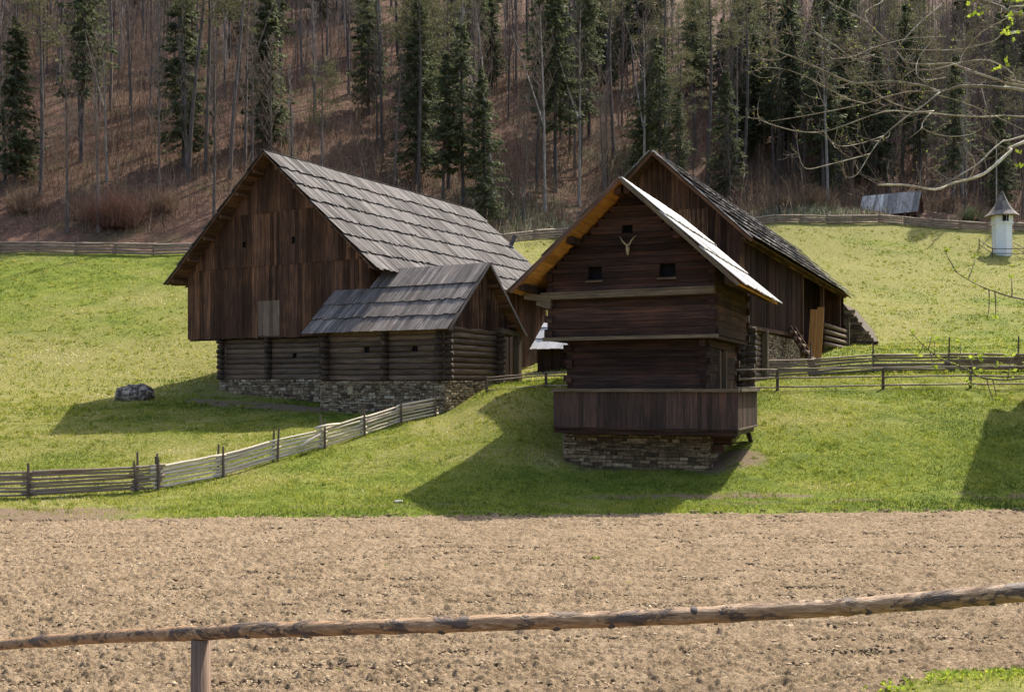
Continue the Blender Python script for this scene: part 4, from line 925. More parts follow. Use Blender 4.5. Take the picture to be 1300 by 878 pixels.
for px,Y,s,lab in ((506,28.6,.08,'flat pale stone in the grass near the field edge, left of the granary shadow'),):
    g=G(px,Y); blob((g.x,g.y,g.z+.03),s*1.8,s,.04,M['stonepale'],'stone',lab,'stone',px,.3)
def shrine():
    g=G(1272,101); z=g.z; 
    t=thing('shrine','white plastered wayside shrine with dark flared roof and small niche, at the right','shrine',tuple(g))
    def prism(mb,r0,r1,z0,z1,n=6,off=.52):
        A=[g+Vector((r0*math.cos(off+2*math.pi*k/n),r0*math.sin(off+2*math.pi*k/n),z0)) for k in range(n)]
        B=[g+Vector((r1*math.cos(off+2*math.pi*k/n),r1*math.sin(off+2*math.pi*k/n),z1)) for k in range(n)]
        for k in range(n): mb.quad([A[k],A[(k+1)%n],B[(k+1)%n],B[k]],[(k,z0),(k+1,z0),(k+1,z1),(k,z1)])
        mb.quad(B); mb.quad(A[::-1])
    mb=MB(); prism(mb,.93,.90,-.5,2.9); prism(mb,1.03,1.03,2.85,3.0); prism(mb,.98,.98,3.0,3.8); mb.build('plaster_pillar',M['white'],t)
    mb=MB(); 
    prev=(1.62,3.68)
    for r,zz in ((1.15,4.15),(.82,4.6),(.52,5.15),(.28,5.7),(.09,6.2)):
        prism(mb,prev[0],r,prev[1],zz,8,.4); prev=(r,zz)
    mb.build('shingle_roof',M['roof_d'],t)
    mb=MB(); mb.tube([g+UP*6.15,g+UP*6.7],[.05,.02],6); mb.build('finial',M['iron'],t)
    mb=MB(); q=g+Vector((-.1,-.90,0)); mb.beam(q+UP*3.08,q+UP*3.62,Vector((1,0,0)),.46,.14); n=mb.build('niche',M['black'],t)
    mb=MB(); 
    for dx in (-.26,.26): mb.beam(q+Vector((dx,-.06,3.05)),q+Vector((dx,-.06,3.66)),Vector((1,0,0)),.06,.06)
    mb.build('niche_frame',M['board'],n)
    f=thing('shrine_railing','low dark railing round the foot of the white shrine','railing',tuple(g))
    c=[(-1.7,-1.6),(1.5,-1.6),(1.5,1.2),(-1.7,1.2)]
    for (x,y) in c:
        mb=MB(); p=Vector((g.x+x,g.y+y,H(g.x+x,g.y+y))); mb.beam(p-UP*.1,p+UP*1.0,Vector((1,0,0)),.07,.07); mb.build('post',M['stake'],f)
    for i,(a,b) in enumerate(((0,1),(1,2),(3,0))):
        for hh in (.45,.9):
            p=Vector((g.x+c[a][0],g.y+c[a][1],H(g.x+c[a][0],g.y+c[a][1])+hh)); q=Vector((g.x+c[b][0],g.y+c[b][1],H(g.x+c[b][0],g.y+c[b][1])+hh)); mb=MB(); mb.beam(p,q,UP,.07,.05); mb.build('rail',M['stake'],f)
    p=G(1265,109); mb=MB(); mb.tube([p,p+UP*9.5],[.09,.05],8); o=mb.build('pole',M['bark_pale'],None); tag(o,'slender grey pole standing behind the white shrine','pole')
shrine()
def hut():
    g=G(1132,116); fr=Fr(g.x,g.y,33); u,v=fr.u,fr.v
    zb=H(g.x,g.y); zr=(490-246)/1300*116
    t=thing('hay_hut','small hut behind the top fence showing a steep streaked grey board roof','hut',tuple(g))
    L0,L1=-3.2,3.2; ze=zr-2.6
    for s in (-1,1):
        E0=fr.P(L0,s*1.9,ze);E1=fr.P(L1,s*1.9,ze);T0=fr.P(L0,0,zr);T1=fr.P(L1,0,zr)
        mb=MB(); slope(mb,E0,E1,T0,T1,1,.35); r=mb.build('roof_slope',M['roof_st'],t); d=MB(); deck(d,E0,E1,T0,T1); d.build('roof_deck',M['deck'],r)
    mb=MB(); v_boards(mb,fr.P(L1-.3,-1.5,0),v,u,3.0,lambda s:zb-1,lambda s: zr-abs(s-1.5)*1.36-.1,w=.25); v_boards(mb,fr.P(L0+.3,-1.5,0),v,-u,3.0,lambda s:zb-1,lambda s: zr-abs(s-1.5)*1.36-.1,w=.25); mb.build('gable_boarding',M['board'],t)
    mb=MB(); v_boards(mb,fr.P(L0+.3,-1.5,0),u,-v,L1-L0-.6,lambda s:zb-1,lambda s:ze+.3,w=.25); v_boards(mb,fr.P(L0+.3,1.5,0),u,v,L1-L0-.6,lambda s:zb-1,lambda s:ze+.3,w=.25); mb.build('side_boarding',M['board'],t)
hut()

# ---------------------------------------------------------------- trees
def leaves_mesh(name,P,mat,rnd,k=3):
    """P: (N,k,3) faces"""
    N=len(P); F=np.arange(N*k).reshape(N,k); return fast_mesh(name,P.reshape(-1,3),F,mat,{'rnd':np.repeat(rnd,k)})
def bez(p,d,L,n=5,up=.0,wob=.08):
    pts=[Vector(p)]; d=Vector(d).normalized()
    for i in range(n):
        d=(d+Vector((random.uniform(-wob,wob),random.uniform(-wob,wob),random.uniform(-wob,wob)+up))).normalized(); pts.append(pts[-1]+d*L/n)
    return pts
def bare_tree(seed,h,r,fork=False,upright=.55,n1=30,first=.35,lean=0,spread=1):
    random.seed(seed); tr=MB(); cr=MB()
    x=0;y=0; pts=[];rad=[]; N=14; lx=random.uniform(-.02,.02)+lean; ly=random.uniform(-.015,.015)
    for i in range(N+1):
        f=i/N; pts.append(Vector((lx*h*f+.12*math.sin(f*5+seed)*(f),ly*h*f+.1*math.cos(f*4+seed)*f,h*f))); rad.append(r*(1-f)**.75*(1+.35*max(0,.06-f)/.06)+.012)
    tr.tube(pts,rad,7)
    def at(f):
        k=f*N; i=min(int(k),N-1); return pts[i].lerp(pts[i+1],k-i)
    if fork:
        f0=.42; p=at(f0); q=bez(p,(random.choice((-1,1))*.32,.05,1),h*.5,8,.02,.03); tr.tube(q,[r*.6*(1-i/9)+.01 for i in range(9)],6)
    for k in range(n1):
        f=first+(1-first)*(k/n1)**.9; p=at(min(f,.99)); az=random.uniform(0,6.28); L=h*.17*(1.25-f)*random.uniform(.6,1.4)*spread
        d=(math.cos(az),math.sin(az),upright+random.uniform(-.2,.6)); b=bez(p,d,L,5,.10,.12); cr.tube(b,[.03*(1-i/6.5)*(h/16) for i in range(6)],4,False)
        for m in range(6):
            q=b[random.randint(1,5)]; a2=random.uniform(0,6.28); d2=Vector((math.cos(a2)*.7,math.sin(a2)*.7,upright+.3)); b2=bez(q,d2,L*random.uniform(.3,.55),3,.1,.15); cr.tube(b2,[.013,.011,.009,.005],3,False)
            for w in range(4):
                q2=b2[random.randint(1,3)]; a3=random.uniform(0,6.28); d3=Vector((math.cos(a3)*.7,math.sin(a3)*.7,upright+.3)); b3=bez(q2,d3,L*random.uniform(.15,.3),2,.1,.15); cr.tube(b3,[.008,.007,.004],3,False)
    return tr,cr
def spruce(seed,h,r,low=.18,w=.21):
    random.seed(seed); g=np.random.default_rng(seed); tr=MB(); tr.tube([(0,0,h*i/10) for i in range(11)],[r*(1-i/10)**.85+.015 for i in range(11)],8)
    cr=MB(); P=[]; z=h*low
    while z<h*.985:
        f=z/h; prof=(1-f)**.8*min(1,.55+(f-low)*2.2); nb=random.randint(5,8)
        for k in range(nb):
            az=random.uniform(0,6.28); L=h*w*prof*random.uniform(.65,1.2)+.15
            d=Vector((math.cos(az),math.sin(az),0)); base=Vector((0,0,z+random.uniform(-.2,.2)))
            tip=base+d*L+UP*(-.28*L+.12); mid=base+d*L*.55+UP*(-.22*L)
            cr.tube([base,mid,tip],[.03,.02,.006],3,False)
            side=Vector((-d.y,d.x,0)); ns=int(9+L*12)
            for s in range(ns):
                t=random.uniform(.12,1); c=(base.lerp(mid,t/.55) if t<.55 else mid.lerp(tip,(t-.55)/.45)); 
                wd=(1-t)*.42*L*.6+.10
                c=c+side*random.uniform(-1,1)*wd+UP*random.uniform(-.22,.04)
                l=random.uniform(.2,.46); dd=(d*random.uniform(.3,1)+side*random.uniform(-1,1)+UP*random.uniform(-.9,.1)).normalized(); ss=dd.cross(Vector((random.uniform(-1,1),random.uniform(-1,1),1))).normalized()*l*.34
                P.append([c-ss,c+ss,c+dd*l])
        z+=h*.024*random.uniform(.8,1.25)
    # dead snags below
    for k in range(10):
        zz=h*random.uniform(.06,low+.05); az=random.uniform(0,6.28); cr.tube([(0,0,zz),(math.cos(az)*.9,math.sin(az)*.9,zz-.15)],[.02,.005],3,False)
    return tr,cr,np.array(P)
def pine(seed,h,r,low=.62):
    random.seed(seed); tr=MB(); cr=MB(); P=[]; lx=random.uniform(-.03,.03)
    pts=[Vector((lx*h*i/12+.15*math.sin(i*.5+seed),.1*math.cos(i*.6),h*i/12)) for i in range(13)]; tr.tube(pts,[r*(1-i/12)**.6+.02 for i in range(13)],8)
    for k in range(26):
        f=low+(1-low)*k/26; p=pts[min(12,int(f*12))]+UP*((f*12)%1)*h/12; az=random.uniform(0,6.28); L=h*.12*(1.3-f)*random.uniform(.7,1.3)*2
        b=bez(p,(math.cos(az),math.sin(az),.25),L,4,.05,.15); cr.tube(b,[.04,.03,.022,.015,.008],4,False)
        for m in range(7):
            c0=b[random.randint(2,4)]+Vector((random.gauss(0,.4),random.gauss(0,.4),random.gauss(0,.22)))
            for s in range(26):
                c=c0+Vector((random.gauss(0,.22),random.gauss(0,.22),random.gauss(0,.14))); l=random.uniform(.10,.24); dd=Vector((random.uniform(-1,1),random.uniform(-1,1),random.uniform(-.3,1))).normalized(); ss=dd.cross(Vector((random.uniform(-1,1),random.uniform(-1,1),random.uniform(-1,1)))).normalized()*l*.25
                P.append([c-ss,c+ss,c+dd*l])
    for k in range(8):
        zz=h*random.uniform(.3,low); az=random.uniform(0,6.28); cr.tube([(0,0,zz),(math.cos(az)*.8,math.sin(az)*.8,zz+.1)],[.02,.005],3,False)
    return tr,cr,np.array(P)
# crown meshes hold twigs, needles are their own mesh
KINDS={'bare':[],'birch':[],'spruce':[],'pine':[],'larch':[]}
st=random.getstate()
for i in range(6):
    tr,cr=bare_tree(100+i,random.uniform(16,21),.14,fork=(i%3==0),upright=.9,n1=30,first=.3)
    KINDS['bare'].append(('bare_tree',[('trunk',tr.mesh('trunk',M['bark'])),('twigs',cr.mesh('twigs',M['twig']))]))
for i in range(3):
    tr,cr=bare_tree(200+i,21,.16,fork=True,upright=.8,n1=24,first=.5); KINDS['birch'].append(('bare_tree',[('trunk',tr.mesh('trunk',M['bark_pale'])),('twigs',cr.mesh('twigs',M['twig']))]))
for i in range(3):
    tr,cr=bare_tree(300+i,19,.13,upright=1.9,n1=60,first=.12,spread=.55); KINDS['larch'].append(('bare_tree',[('trunk',tr.mesh('trunk',M['bark'])),('twigs',cr.mesh('twigs',M['bark_pale']))]))
for i in range(4):
    tr,cr,P=spruce(400+i,[19,22,16,24][i],.2,low=[.12,.3,.1,.42][i]); me=leaves_mesh('needles',P,M['spruce'],np.random.default_rng(i).random(len(P)))
    KINDS['spruce'].append(('spruce_tree',[('trunk',tr.mesh('trunk',M['bark_dark'])),('branches',cr.mesh('branches',M['bark_dark'])),('needles',me)]))
for i in range(3):
    tr,cr,P=pine(500+i,[23,25,21][i],.2); me=leaves_mesh('needles',P,M['pine'],np.random.default_rng(i+9).random(len(P)))
    KINDS['pine'].append(('pine_tree',[('trunk',tr.mesh('trunk',M['bark'])),('branches',cr.mesh('branches',M['bark'])),('needles',me)]))
random.seed(77)
KN={'bare':'thin bare brown tree','birch':'forked bare pale tree','spruce':'dark green spruce','pine':'pine with olive crown','larch':'narrow bare tree with upswept twigs'}
def place_tree(kind,var,x,y,s,label,group,tilt=(0,0),rz=None):
    name,parts=KINDS[kind][var%len(KINDS[kind])]
    r=bpy.data.objects.new(name,None); C.objects.link(r); r.location=(x,y,H(x,y)-.15); r.scale=(s,s,s); r.rotation_euler=(tilt[0],tilt[1],random.uniform(0,6.28) if rz is None else rz)
    tag(r,label,{'spruce':'spruce','pine':'pine'}.get(kind,'tree'),group)
    for n,me in parts:
        o=bpy.data.objects.new(n,me); C.objects.link(o); o.parent=r
used=[]
def hero(kind,var,px,ybase,h_scale,label,tilt=(0,0)):
    # depth from where the foot of the tree is seen
    Y=86.0
    for k in range(900):
        x=(px-650)/1300*Y
        if 490-1300*H(x,Y)/Y<=ybase: break
        Y+=.25
    x=(px-650)/1300*Y; used.append((x,Y)); place_tree(kind,var,x,Y,h_scale,label,None,tilt,0.0)
HERO=[('pine',0,240,232,1.05,'tall leaning grey pine trunk above the meadow fence, left of the big barn gable',(0,R(3))),
('pine',1,263,222,1.0,'straight grey pine trunk just right of the pale leaning trunk, left of the barn ridge',(0,0)),
('pine',0,293,228,1.0,'pale pine trunk directly behind the peak of the big barn',(0,R(2.5))),
('spruce',2,338,190,1.1,'dark spruce with drooping crown right above the peak of the big barn',(0,0)),
('birch',0,628,268,1.0,'pale birch leaning left above the far end of the big barn roof',(0,R(-4))),
('pine',2,570,240,.95,'grey pine trunk above the middle of the big barn roof, left of the leaning birch',(0,0)),
('birch',1,692,270,1.0,'pale forked tree standing left of the granary peak',(0,0)),
('birch',2,735,262,1.0,'slender pale tree right above the left roof slope of the granary',(0,0)),
('birch',0,823,200,.95,'pale slender trunk rising right behind the peak of the long barn',(0,0)),
('larch',0,860,190,1.0,'broom shaped bare tree above the long barn roof',(0,0)),
('pine',1,900,232,1.05,'grey pine trunk behind the middle of the long barn roof',(0,0)),
('birch',2,935,225,.9,'thin pale trunk right of the long barn peak, before the olive pine',(0,0)),
('pine',1,946,255,1.1,'pine with wide olive crown over the end of the long barn roof',(0,0)),
('spruce',1,705,245,1.1,'big dark spruce left of the granary peak with straight dark trunk',(0,0)),
('spruce',0,1040,190,1.0,'dark spruce in the middle of the wood above the top fence bend',(0,0)),
('bare',0,1125,262,.75,'small leaning bare tree rising behind the grey hut roof',(0,R(10))),
('bare',1,85,300,.95,'bare tree with grey trunk standing at the meadow fence near the left edge',(0,0)),
('bare',2,125,295,.9,'bare dark trunk at the meadow fence, right of the grey trunk',(0,0)),
('spruce',2,20,235,1.0,'dark spruce at the left edge of the photo',(0,0)),
('pine',2,52,250,1.0,'straight dark pine trunk near the left edge, beside the spruce',(0,0)),
('spruce',2,1100,215,.9,'dark spruce behind the hanging branches left of the hut',(0,0)),
]
for k,v,px,yb,s,lab,tl in HERO: hero(k,v,px,yb,s,lab,tl)
# the rest of the wood: individuals spread over the slope
ZONES=[(-60,-26,'on the far left'),(-26,-9,'above the big barn'),(-9,9,'above the granary'),(9,24,'above the long barn'),(24,44,'above the hut'),(44,90,'behind the white shrine')]
cnt=0; tries=0; nb_=0
while cnt<560 and tries<14000:
    tries+=1; Y=88+ (random.random()**.8)*92; px=random.uniform(-60,1360) if random.random()<.68 else random.uniform(1040,1370); x=(px-650)/1300*Y; fy=float(fence_Y(x))
    if Y<fy+4 or (px>960 and Y<fy+12 and random.random()<.8): continue
    if 1060<px<1200 and Y<128: continue
    if 1240<px<1300 and Y<118: continue
    if any((x-a)**2+(Y-b)**2<(1.5+.7*((Y-88)/80))**2 for a,b in used): continue
    conif=.55 if 470<px<1080 and Y>104 else (.18 if px>1080 and Y>115 else ((.16 if Y>112 else .05) if px<470 else .25))
    conif*=.85
    q=random.random()
    if q<conif*.72: kind='spruce'
    elif q<conif+.04: kind='pine'
    else: kind=random.choices(['bare','birch','larch'],[.74,.09,.17])[0]
    if kind in ('bare','birch','larch'):
        nb_+=1
        if nb_>278: used.append((x,Y)); cnt+=1; continue
    depth='low in the wood' if Y<fy+17 else ('midway up the wood' if Y<135 else 'high up in the wood')
    zn=[z for z in ZONES if z[0]<=x<z[1]]; zn=zn[0][2] if zn else "at the photo's edge"
    lab=f"{KN[kind]} {depth}, {zn}"; grp=f"{KN[kind]}s {depth} {zn}"
    place_tree(kind,random.randint(0,5),x,Y,random.uniform(.75,1.12)*(.8 if Y<fy+15 and kind!='birch' else 1),lab,grp,(R(random.gauss(0,1.3)),R(random.gauss(0,1.3))))
    used.append((x,Y)); cnt+=1

# undergrowth: saplings, brush, fallen sticks, one mass nobody could count
def brush(N,mat,name,label,xf,h0,h1,wd=.02,seed=5,lie=.15,twigs=3):
    tl=.35 if twigs<20 else .16; tw_=.6 if twigs<20 else .22; ls=1 if twigs<20 else .12
    r=np.random.default_rng(seed); x,y=xf(N,r); N=len(x); z=hgt(x,y); h=r.uniform(h0,h1,N)*(.35+.65*r.random(N)**2)
    lx=r.normal(0,.22*ls,N); ly=r.normal(0,.22*ls,N); ly_=r.random(N)<lie; lx=np.where(ly_,r.normal(0,2,N),lx); ly=np.where(ly_,r.normal(0,1,N),ly)
    d=np.stack([lx,ly,np.ones(N)*np.where(ly_,.25,1)],-1); d/=np.linalg.norm(d,axis=1)[:,None]
    base=np.stack([x,y,z],-1); T=[]; rn=[]; rr=r.random(N)
    def blade(b,t,w):
        sd=np.stack([np.cos(r.uniform(-.8,.8,len(b))),np.sin(r.uniform(-.8,.8,len(b))),np.zeros(len(b))],-1)*w[:,None]
        T.append(np.stack([b-sd,b+sd,t],1))
    w=wd*(.6+.5*h/h1); tip=base+d*h[:,None]; blade(base,tip,w); rn.append(rr)
    for k in range(twigs):
        f=r.uniform(.25,.8,N); b=base+d*(h*f)[:,None]; dd=d+np.stack([r.normal(0,.6,N),r.normal(0,.6,N),r.normal(0,.15,N)],-1); t=b+dd*(h*tl*r.random(N))[:,None]; blade(b,t,w*tw_); rn.append(rr)
    P=np.concatenate(T); me=leaves_mesh(name,P,mat,np.concatenate(rn)); o=bpy.data.objects.new(name,me); C.objects.link(o); return tag(o,label,'undergrowth',kind='stuff')
def slope_pts(y1,pw=1.0,dens=.42):
    def f(N,r):
        Y=86+(r.random(N)**pw)*(y1-86); px=r.uniform(-220,1520,N); x=(px-650)/1300*Y; k=(Y>fence_Y(x)+.6)&(fbm(x*.16,Y*.16,3,5)>dens); return x[k],Y[k]
    return f
brush(135000,M['litter'],'undergrowth','brown saplings, sticks and brush on the woodland floor',slope_pts(165,.9),.3,2.6,.022,5)
brush(9000,M['litter'],'sapling_thicket','thin pale saplings standing between the trunks',slope_pts(160,.9,.3),2.5,8,.035,6,.03,6)
brush(180000,M['litter'],'leaf_litter','russet leaf litter, twigs and dead stalks on the woodland floor',slope_pts(175,.9,.0),.12,.55,.035,15,.5,1)
def far_pts(N,r):
    Y=r.uniform(128,215,N); px=r.uniform(-450,1750,N); px=np.where(r.random(N)<.45,r.uniform(1000,1390,N),px); x=(px-650)/1300*Y; return x,Y
brush(2600,M['farwood'],'bare_wood','mass of bare brown trees high on the far slope, too dense to tell apart',far_pts,11,19,.11,16,.0,46)
def patch(cx,cy,sx,sy):
    def f(N,r):
        x=r.normal(cx,sx,N); y=r.normal(cy,sy,N); k=y>fence_Y(x)+.4; return x[k],y[k]
    return f
brush(5000,M['brush_pale'],'flowering_scrub','pale green and whitish scrub on the bank behind the gap fence',patch(1,98,4.5,4.5),.3,1.4,.05,8,.2,5)
brush(3500,M['brush_pale'],'flowering_scrub','pale scrub on the slope above the long barn peak',patch(16,122,5,3),.3,1.5,.05,9,.2,5)
brush(2500,M['brush_pale'],'dry_scrub','dry pale scrub behind the top fence left of the hut',patch(33,112,4,2.5),.3,1.6,.05,10,.2,5)
def bush(px,Y,w,h,mat,name,label,n=420,seed=1):
    r=np.random.default_rng(seed); g=G(px,Y); P=[]
    az=r.uniform(0,6.28,n); el=r.uniform(.25,1.5,n); L=h*(.5+.5*r.random(n)); b=np.tile(np.array(g),(n,1))+np.stack([r.normal(0,w*.22,n),r.normal(0,w*.22,n),np.zeros(n)],-1)
    d=np.stack([np.cos(az)*np.cos(el),np.sin(az)*np.cos(el),np.sin(el)],-1); t=b+d*L[:,None]*np.array([w/h*.5+.4,w/h*.5+.4,1])
    sd=np.stack([np.cos(az+1.57),np.sin(az+1.57),np.zeros(n)],-1)*.016
    P.append(np.stack([b-sd,b+sd,t],1))
    for k in range(5):
        f=r.uniform(.4,.95,n)[:,None]; q=b+(t-b)*f; e=q+(d+r.normal(0,.5,(n,3)))*(L*.28)[:,None]; P.append(np.stack([q-sd*.6,q+sd*.6,e],1))
    P=np.concatenate(P); me=leaves_mesh(name,P,mat,r.random(len(P))); o=bpy.data.objects.new(name,me); C.objects.link(o); tag(o,label,'bush')
bush(118,88,3.0,2.6,M['brush_red'],'bare_bush','reddish bare bush behind the meadow fence, left of the taller red one',seed=1)
bush(150,87,3.6,3.6,M['brush_red'],'bare_bush','tall reddish bare bush behind the meadow fence on the left',seed=2,n=1000)
bush(30,90,3,2.5,M['litter'],'bare_bush','brown bare bush behind the meadow fence near the left edge',seed=3)
bush(205,90,3,2.4,M['litter'],'bare_bush','brown bare bush behind the fence just left of the barn roof edge',seed=4)
bush(1232,113,2.0,1.8,M['spruce'],'evergreen_bush','low dark evergreen bush left of the white shrine',seed=5,n=900)
bush(1035,116,3.5,3.0,M['litter'],'bare_bush','brown twiggy bush behind the top fence left of the hut',seed=6)
bush(995,114,3.5,2.8,M['litter'],'bare_bush','twiggy bush behind the top fence at the end of the long barn roof',seed=7)
bush(1200,119,3.5,2.0,M['litter'],'bare_bush','low twiggy bush between the hut and the evergreen bush',seed=8)

# ---------------------------------------------------------------- grass
def grass(N,y0,y1,hh,wd,name,label,seed,thr=.0,xr=.64,xmin=None,rnd_bias=0,pw=1,dry_k=.0):
    r=np.random.default_rng(seed); y=y0+(y1-y0)*r.random(N)**pw; x=r.uniform(-xr,xr,N)*y
    if xmin is not None: x=r.uniform(xmin[0],xmin[1],N)
    k=(fbm(x*1.1,y*1.1,3,1)>thr)
    if y1>20:
        k&=(y<fence_Y(x)-.2)&(y>field_edge(x)+.05)
        ap=(((x+11.5)/4.2)**2+((y-46.6+(x+11.5)*.5)/1.0)**2)<1; k&=~ap
        fr=GF; A=x-fr.o.x; B=y-fr.o.y; a=A*fr.u.x+B*fr.u.y; b=A*fr.v.x+B*fr.v.y; k&=~((a>-5.6)&(a<.1)&(b>-.25)&(b<5.2))
        k&=~((((x-6.9)/1.2)**2+((y-32.6)/.8)**2)<1)
        A=x-BF.o.x; B=y-BF.o.y; a=A*BF.u.x+B*BF.u.y; b=A*BF.v.x+B*BF.v.y; k&=~((a>-4&(b>1))&(a<5.5)&(b>1.1)&(b<17)); k&=~((a>4.4)&(a<11.1)&(b>-1.2)&(b<4))
        A=x-LF.o.x; B=y-LF.o.y; a=A*LF.u.x+B*LF.u.y; b=A*LF.v.x+B*LF.v.y; k&=~((a>-3.7)&(a<3.7)&(b>1)&(b<30))
        sb=np.exp(-((y-29.1-.25*np.sin(x*.5))/.4)**2)*np.clip(x/3,0,1); k&=(r.random(N)>sb*.75)
        tl=(y<29.0)&(x<-9.5); k&=~(tl&(r.random(N)<.85))
    x=x[k];y=y[k];N=len(x); z=hgt(x,y); h=hh*r.uniform(.4,1.3,N)*(.6+.8*fbm(x*.5,y*.5,2,2)); az=r.uniform(0,6.28,N); w=wd*r.uniform(.6,1.3,N)
    b=np.stack([x,y,z-.01],-1); sd=np.stack([np.cos(az),np.sin(az),np.zeros(N)],-1)*w[:,None]; t=b+np.stack([r.normal(0,.45,N)*h,r.normal(0,.45,N)*h,h],-1)
    dry=fbm(x*.08,y*.11,4,4)+.25*(fbm(x*.5,y*.5,3,3)-.5); rn=np.clip(.47+.9*(dry-.5)+1.1*(fbm(x*.45,y*.6,3,1)-.5)+r.normal(0,.17,N)+rnd_bias+dry_k*np.clip((y-40)/10,0,1),0,1)
    me=leaves_mesh(name,np.stack([b-sd,b+sd,t],1),M['grass'],rn); o=bpy.data.objects.new(name,me); C.objects.link(o); tag(o,label,'grass',kind='stuff')
grass(260000,26.3,50,.075,.017,'grass','short spring grass of the lower meadow',21,.30,pw=.9)
grass(170000,45,108,.11,.04,'grass','short green and straw coloured grass of the upper meadow',22,.36,rnd_bias=-.06)
grass(4500,9.4,12.2,.07,.006,'bank_grass','fresh green grass on the bank in the lower right corner',23,.2,xmin=(3.0,6.6),rnd_bias=-.1)
def tufts(N,y0,y1,h,seed,name,label,lo=.15,hi=.65):
    r=np.random.default_rng(seed); y=y0+(y1-y0)*r.random(N); x=r.uniform(-.54,.54,N)*y
    k=(fbm(x*.6,y*.9,3,4)>.47)&(y>field_edge(x)+.1)&(y<fence_Y(x)-.3)
    for fr,(a0,a1,b0,b1) in ((GF,(-5.6,.2,-.3,5.3)),(BF,(-4,11.2,-1.2,17)),(LF,(-3.8,3.8,.9,30))):
        A=x-fr.o.x; B=y-fr.o.y; a=A*fr.u.x+B*fr.u.y; b=A*fr.v.x+B*fr.v.y; k&=~((a>a0)&(a<a1)&(b>b0)&(b<b1))
    x=x[k];y=y[k];n=len(x);m=12; col=r.uniform(lo,hi,n)
    X=(x[:,None]+r.normal(0,.07,(n,m))).ravel(); Y=(y[:,None]+r.normal(0,.06,(n,m))).ravel(); c=np.clip(np.repeat(col,m)+r.normal(0,.08,n*m),0,1); q=len(X)
    H_=h*r.uniform(.5,1.3,q); z=hgt(X,Y); az=r.uniform(0,6.28,q); w=.012*(Y/30)
    b=np.stack([X,Y,z-.01],-1); sd=np.stack([np.cos(az),np.sin(az),np.zeros(q)],-1)*w[:,None]; t=b+np.stack([r.normal(0,.4,q)*H_,r.normal(0,.4,q)*H_,H_],-1)
    me=leaves_mesh(name,np.stack([b-sd,b+sd,t],1),M['grass'],c); o=bpy.data.objects.new(name,me); C.objects.link(o); tag(o,label,'grass',kind='stuff')
tufts(5000,27,48,.13,31,'grass_tufts','darker taller grass tufts dotted over the lower meadow')
tufts(6000,45,106,.17,32,'grass_tufts','rough grass tufts over the upper meadow',.3,.8)
def bank_weeds():
    r=np.random.default_rng(3); P=[]
    for k in range(260):
        y=r.uniform(9.8,11.8); x=r.uniform(3.4,6.2)
        if x<3.4+(y-9.8)*.9+r.uniform(-.3,.2): continue
        z=H(x,y); n=r.integers(4,9)
        for j in range(n):
            az=r.uniform(0,6.28); L=r.uniform(.04,.09); b=np.array([x,y,z]); d=np.array([math.cos(az),math.sin(az),r.uniform(.5,1.4)]); d/=np.linalg.norm(d); s=np.array([-math.sin(az),math.cos(az),0])*L*.28
            m=b+d*L*.6; P.append([b,m-s,b+d*L]); P.append([b,b+d*L,m+s])
    P=np.array(P); me=leaves_mesh('bank_weeds',P,M['bud'],r.random(len(P))); o=bpy.data.objects.new('bank_weeds',me); C.objects.link(o); tag(o,'broad leaved young weeds on the bank in the lower right corner','weeds',kind='stuff')
bank_weeds()
# a few weed tufts in the field
for i,(px,y,lab) in enumerate(((800,17.5,'lone green weed tuft in the field below the granary'),(757,20,'small faint weed in the middle of the field'),(492,19,'thin weed tuft in the field left of centre'))):
    X=(px-650)/1300*y; P=[]; r=np.random.default_rng(i)
    for j in range(40):
        b=np.array([X+r.normal(0,.05),y+r.normal(0,.04),H(X,y)+.03]); az=r.uniform(0,6.28); d=np.array([math.cos(az)*.6,math.sin(az)*.6,.8])*r.uniform(.04,.09); s=np.array([-math.sin(az),math.cos(az),0])*.01; P.append([b-s,b+s,b+d])
    me=leaves_mesh('weed',np.array(P),M['bud'],r.random(len(P))); o=bpy.data.objects.new('weed',me); C.objects.link(o); tag(o,lab,'weed')

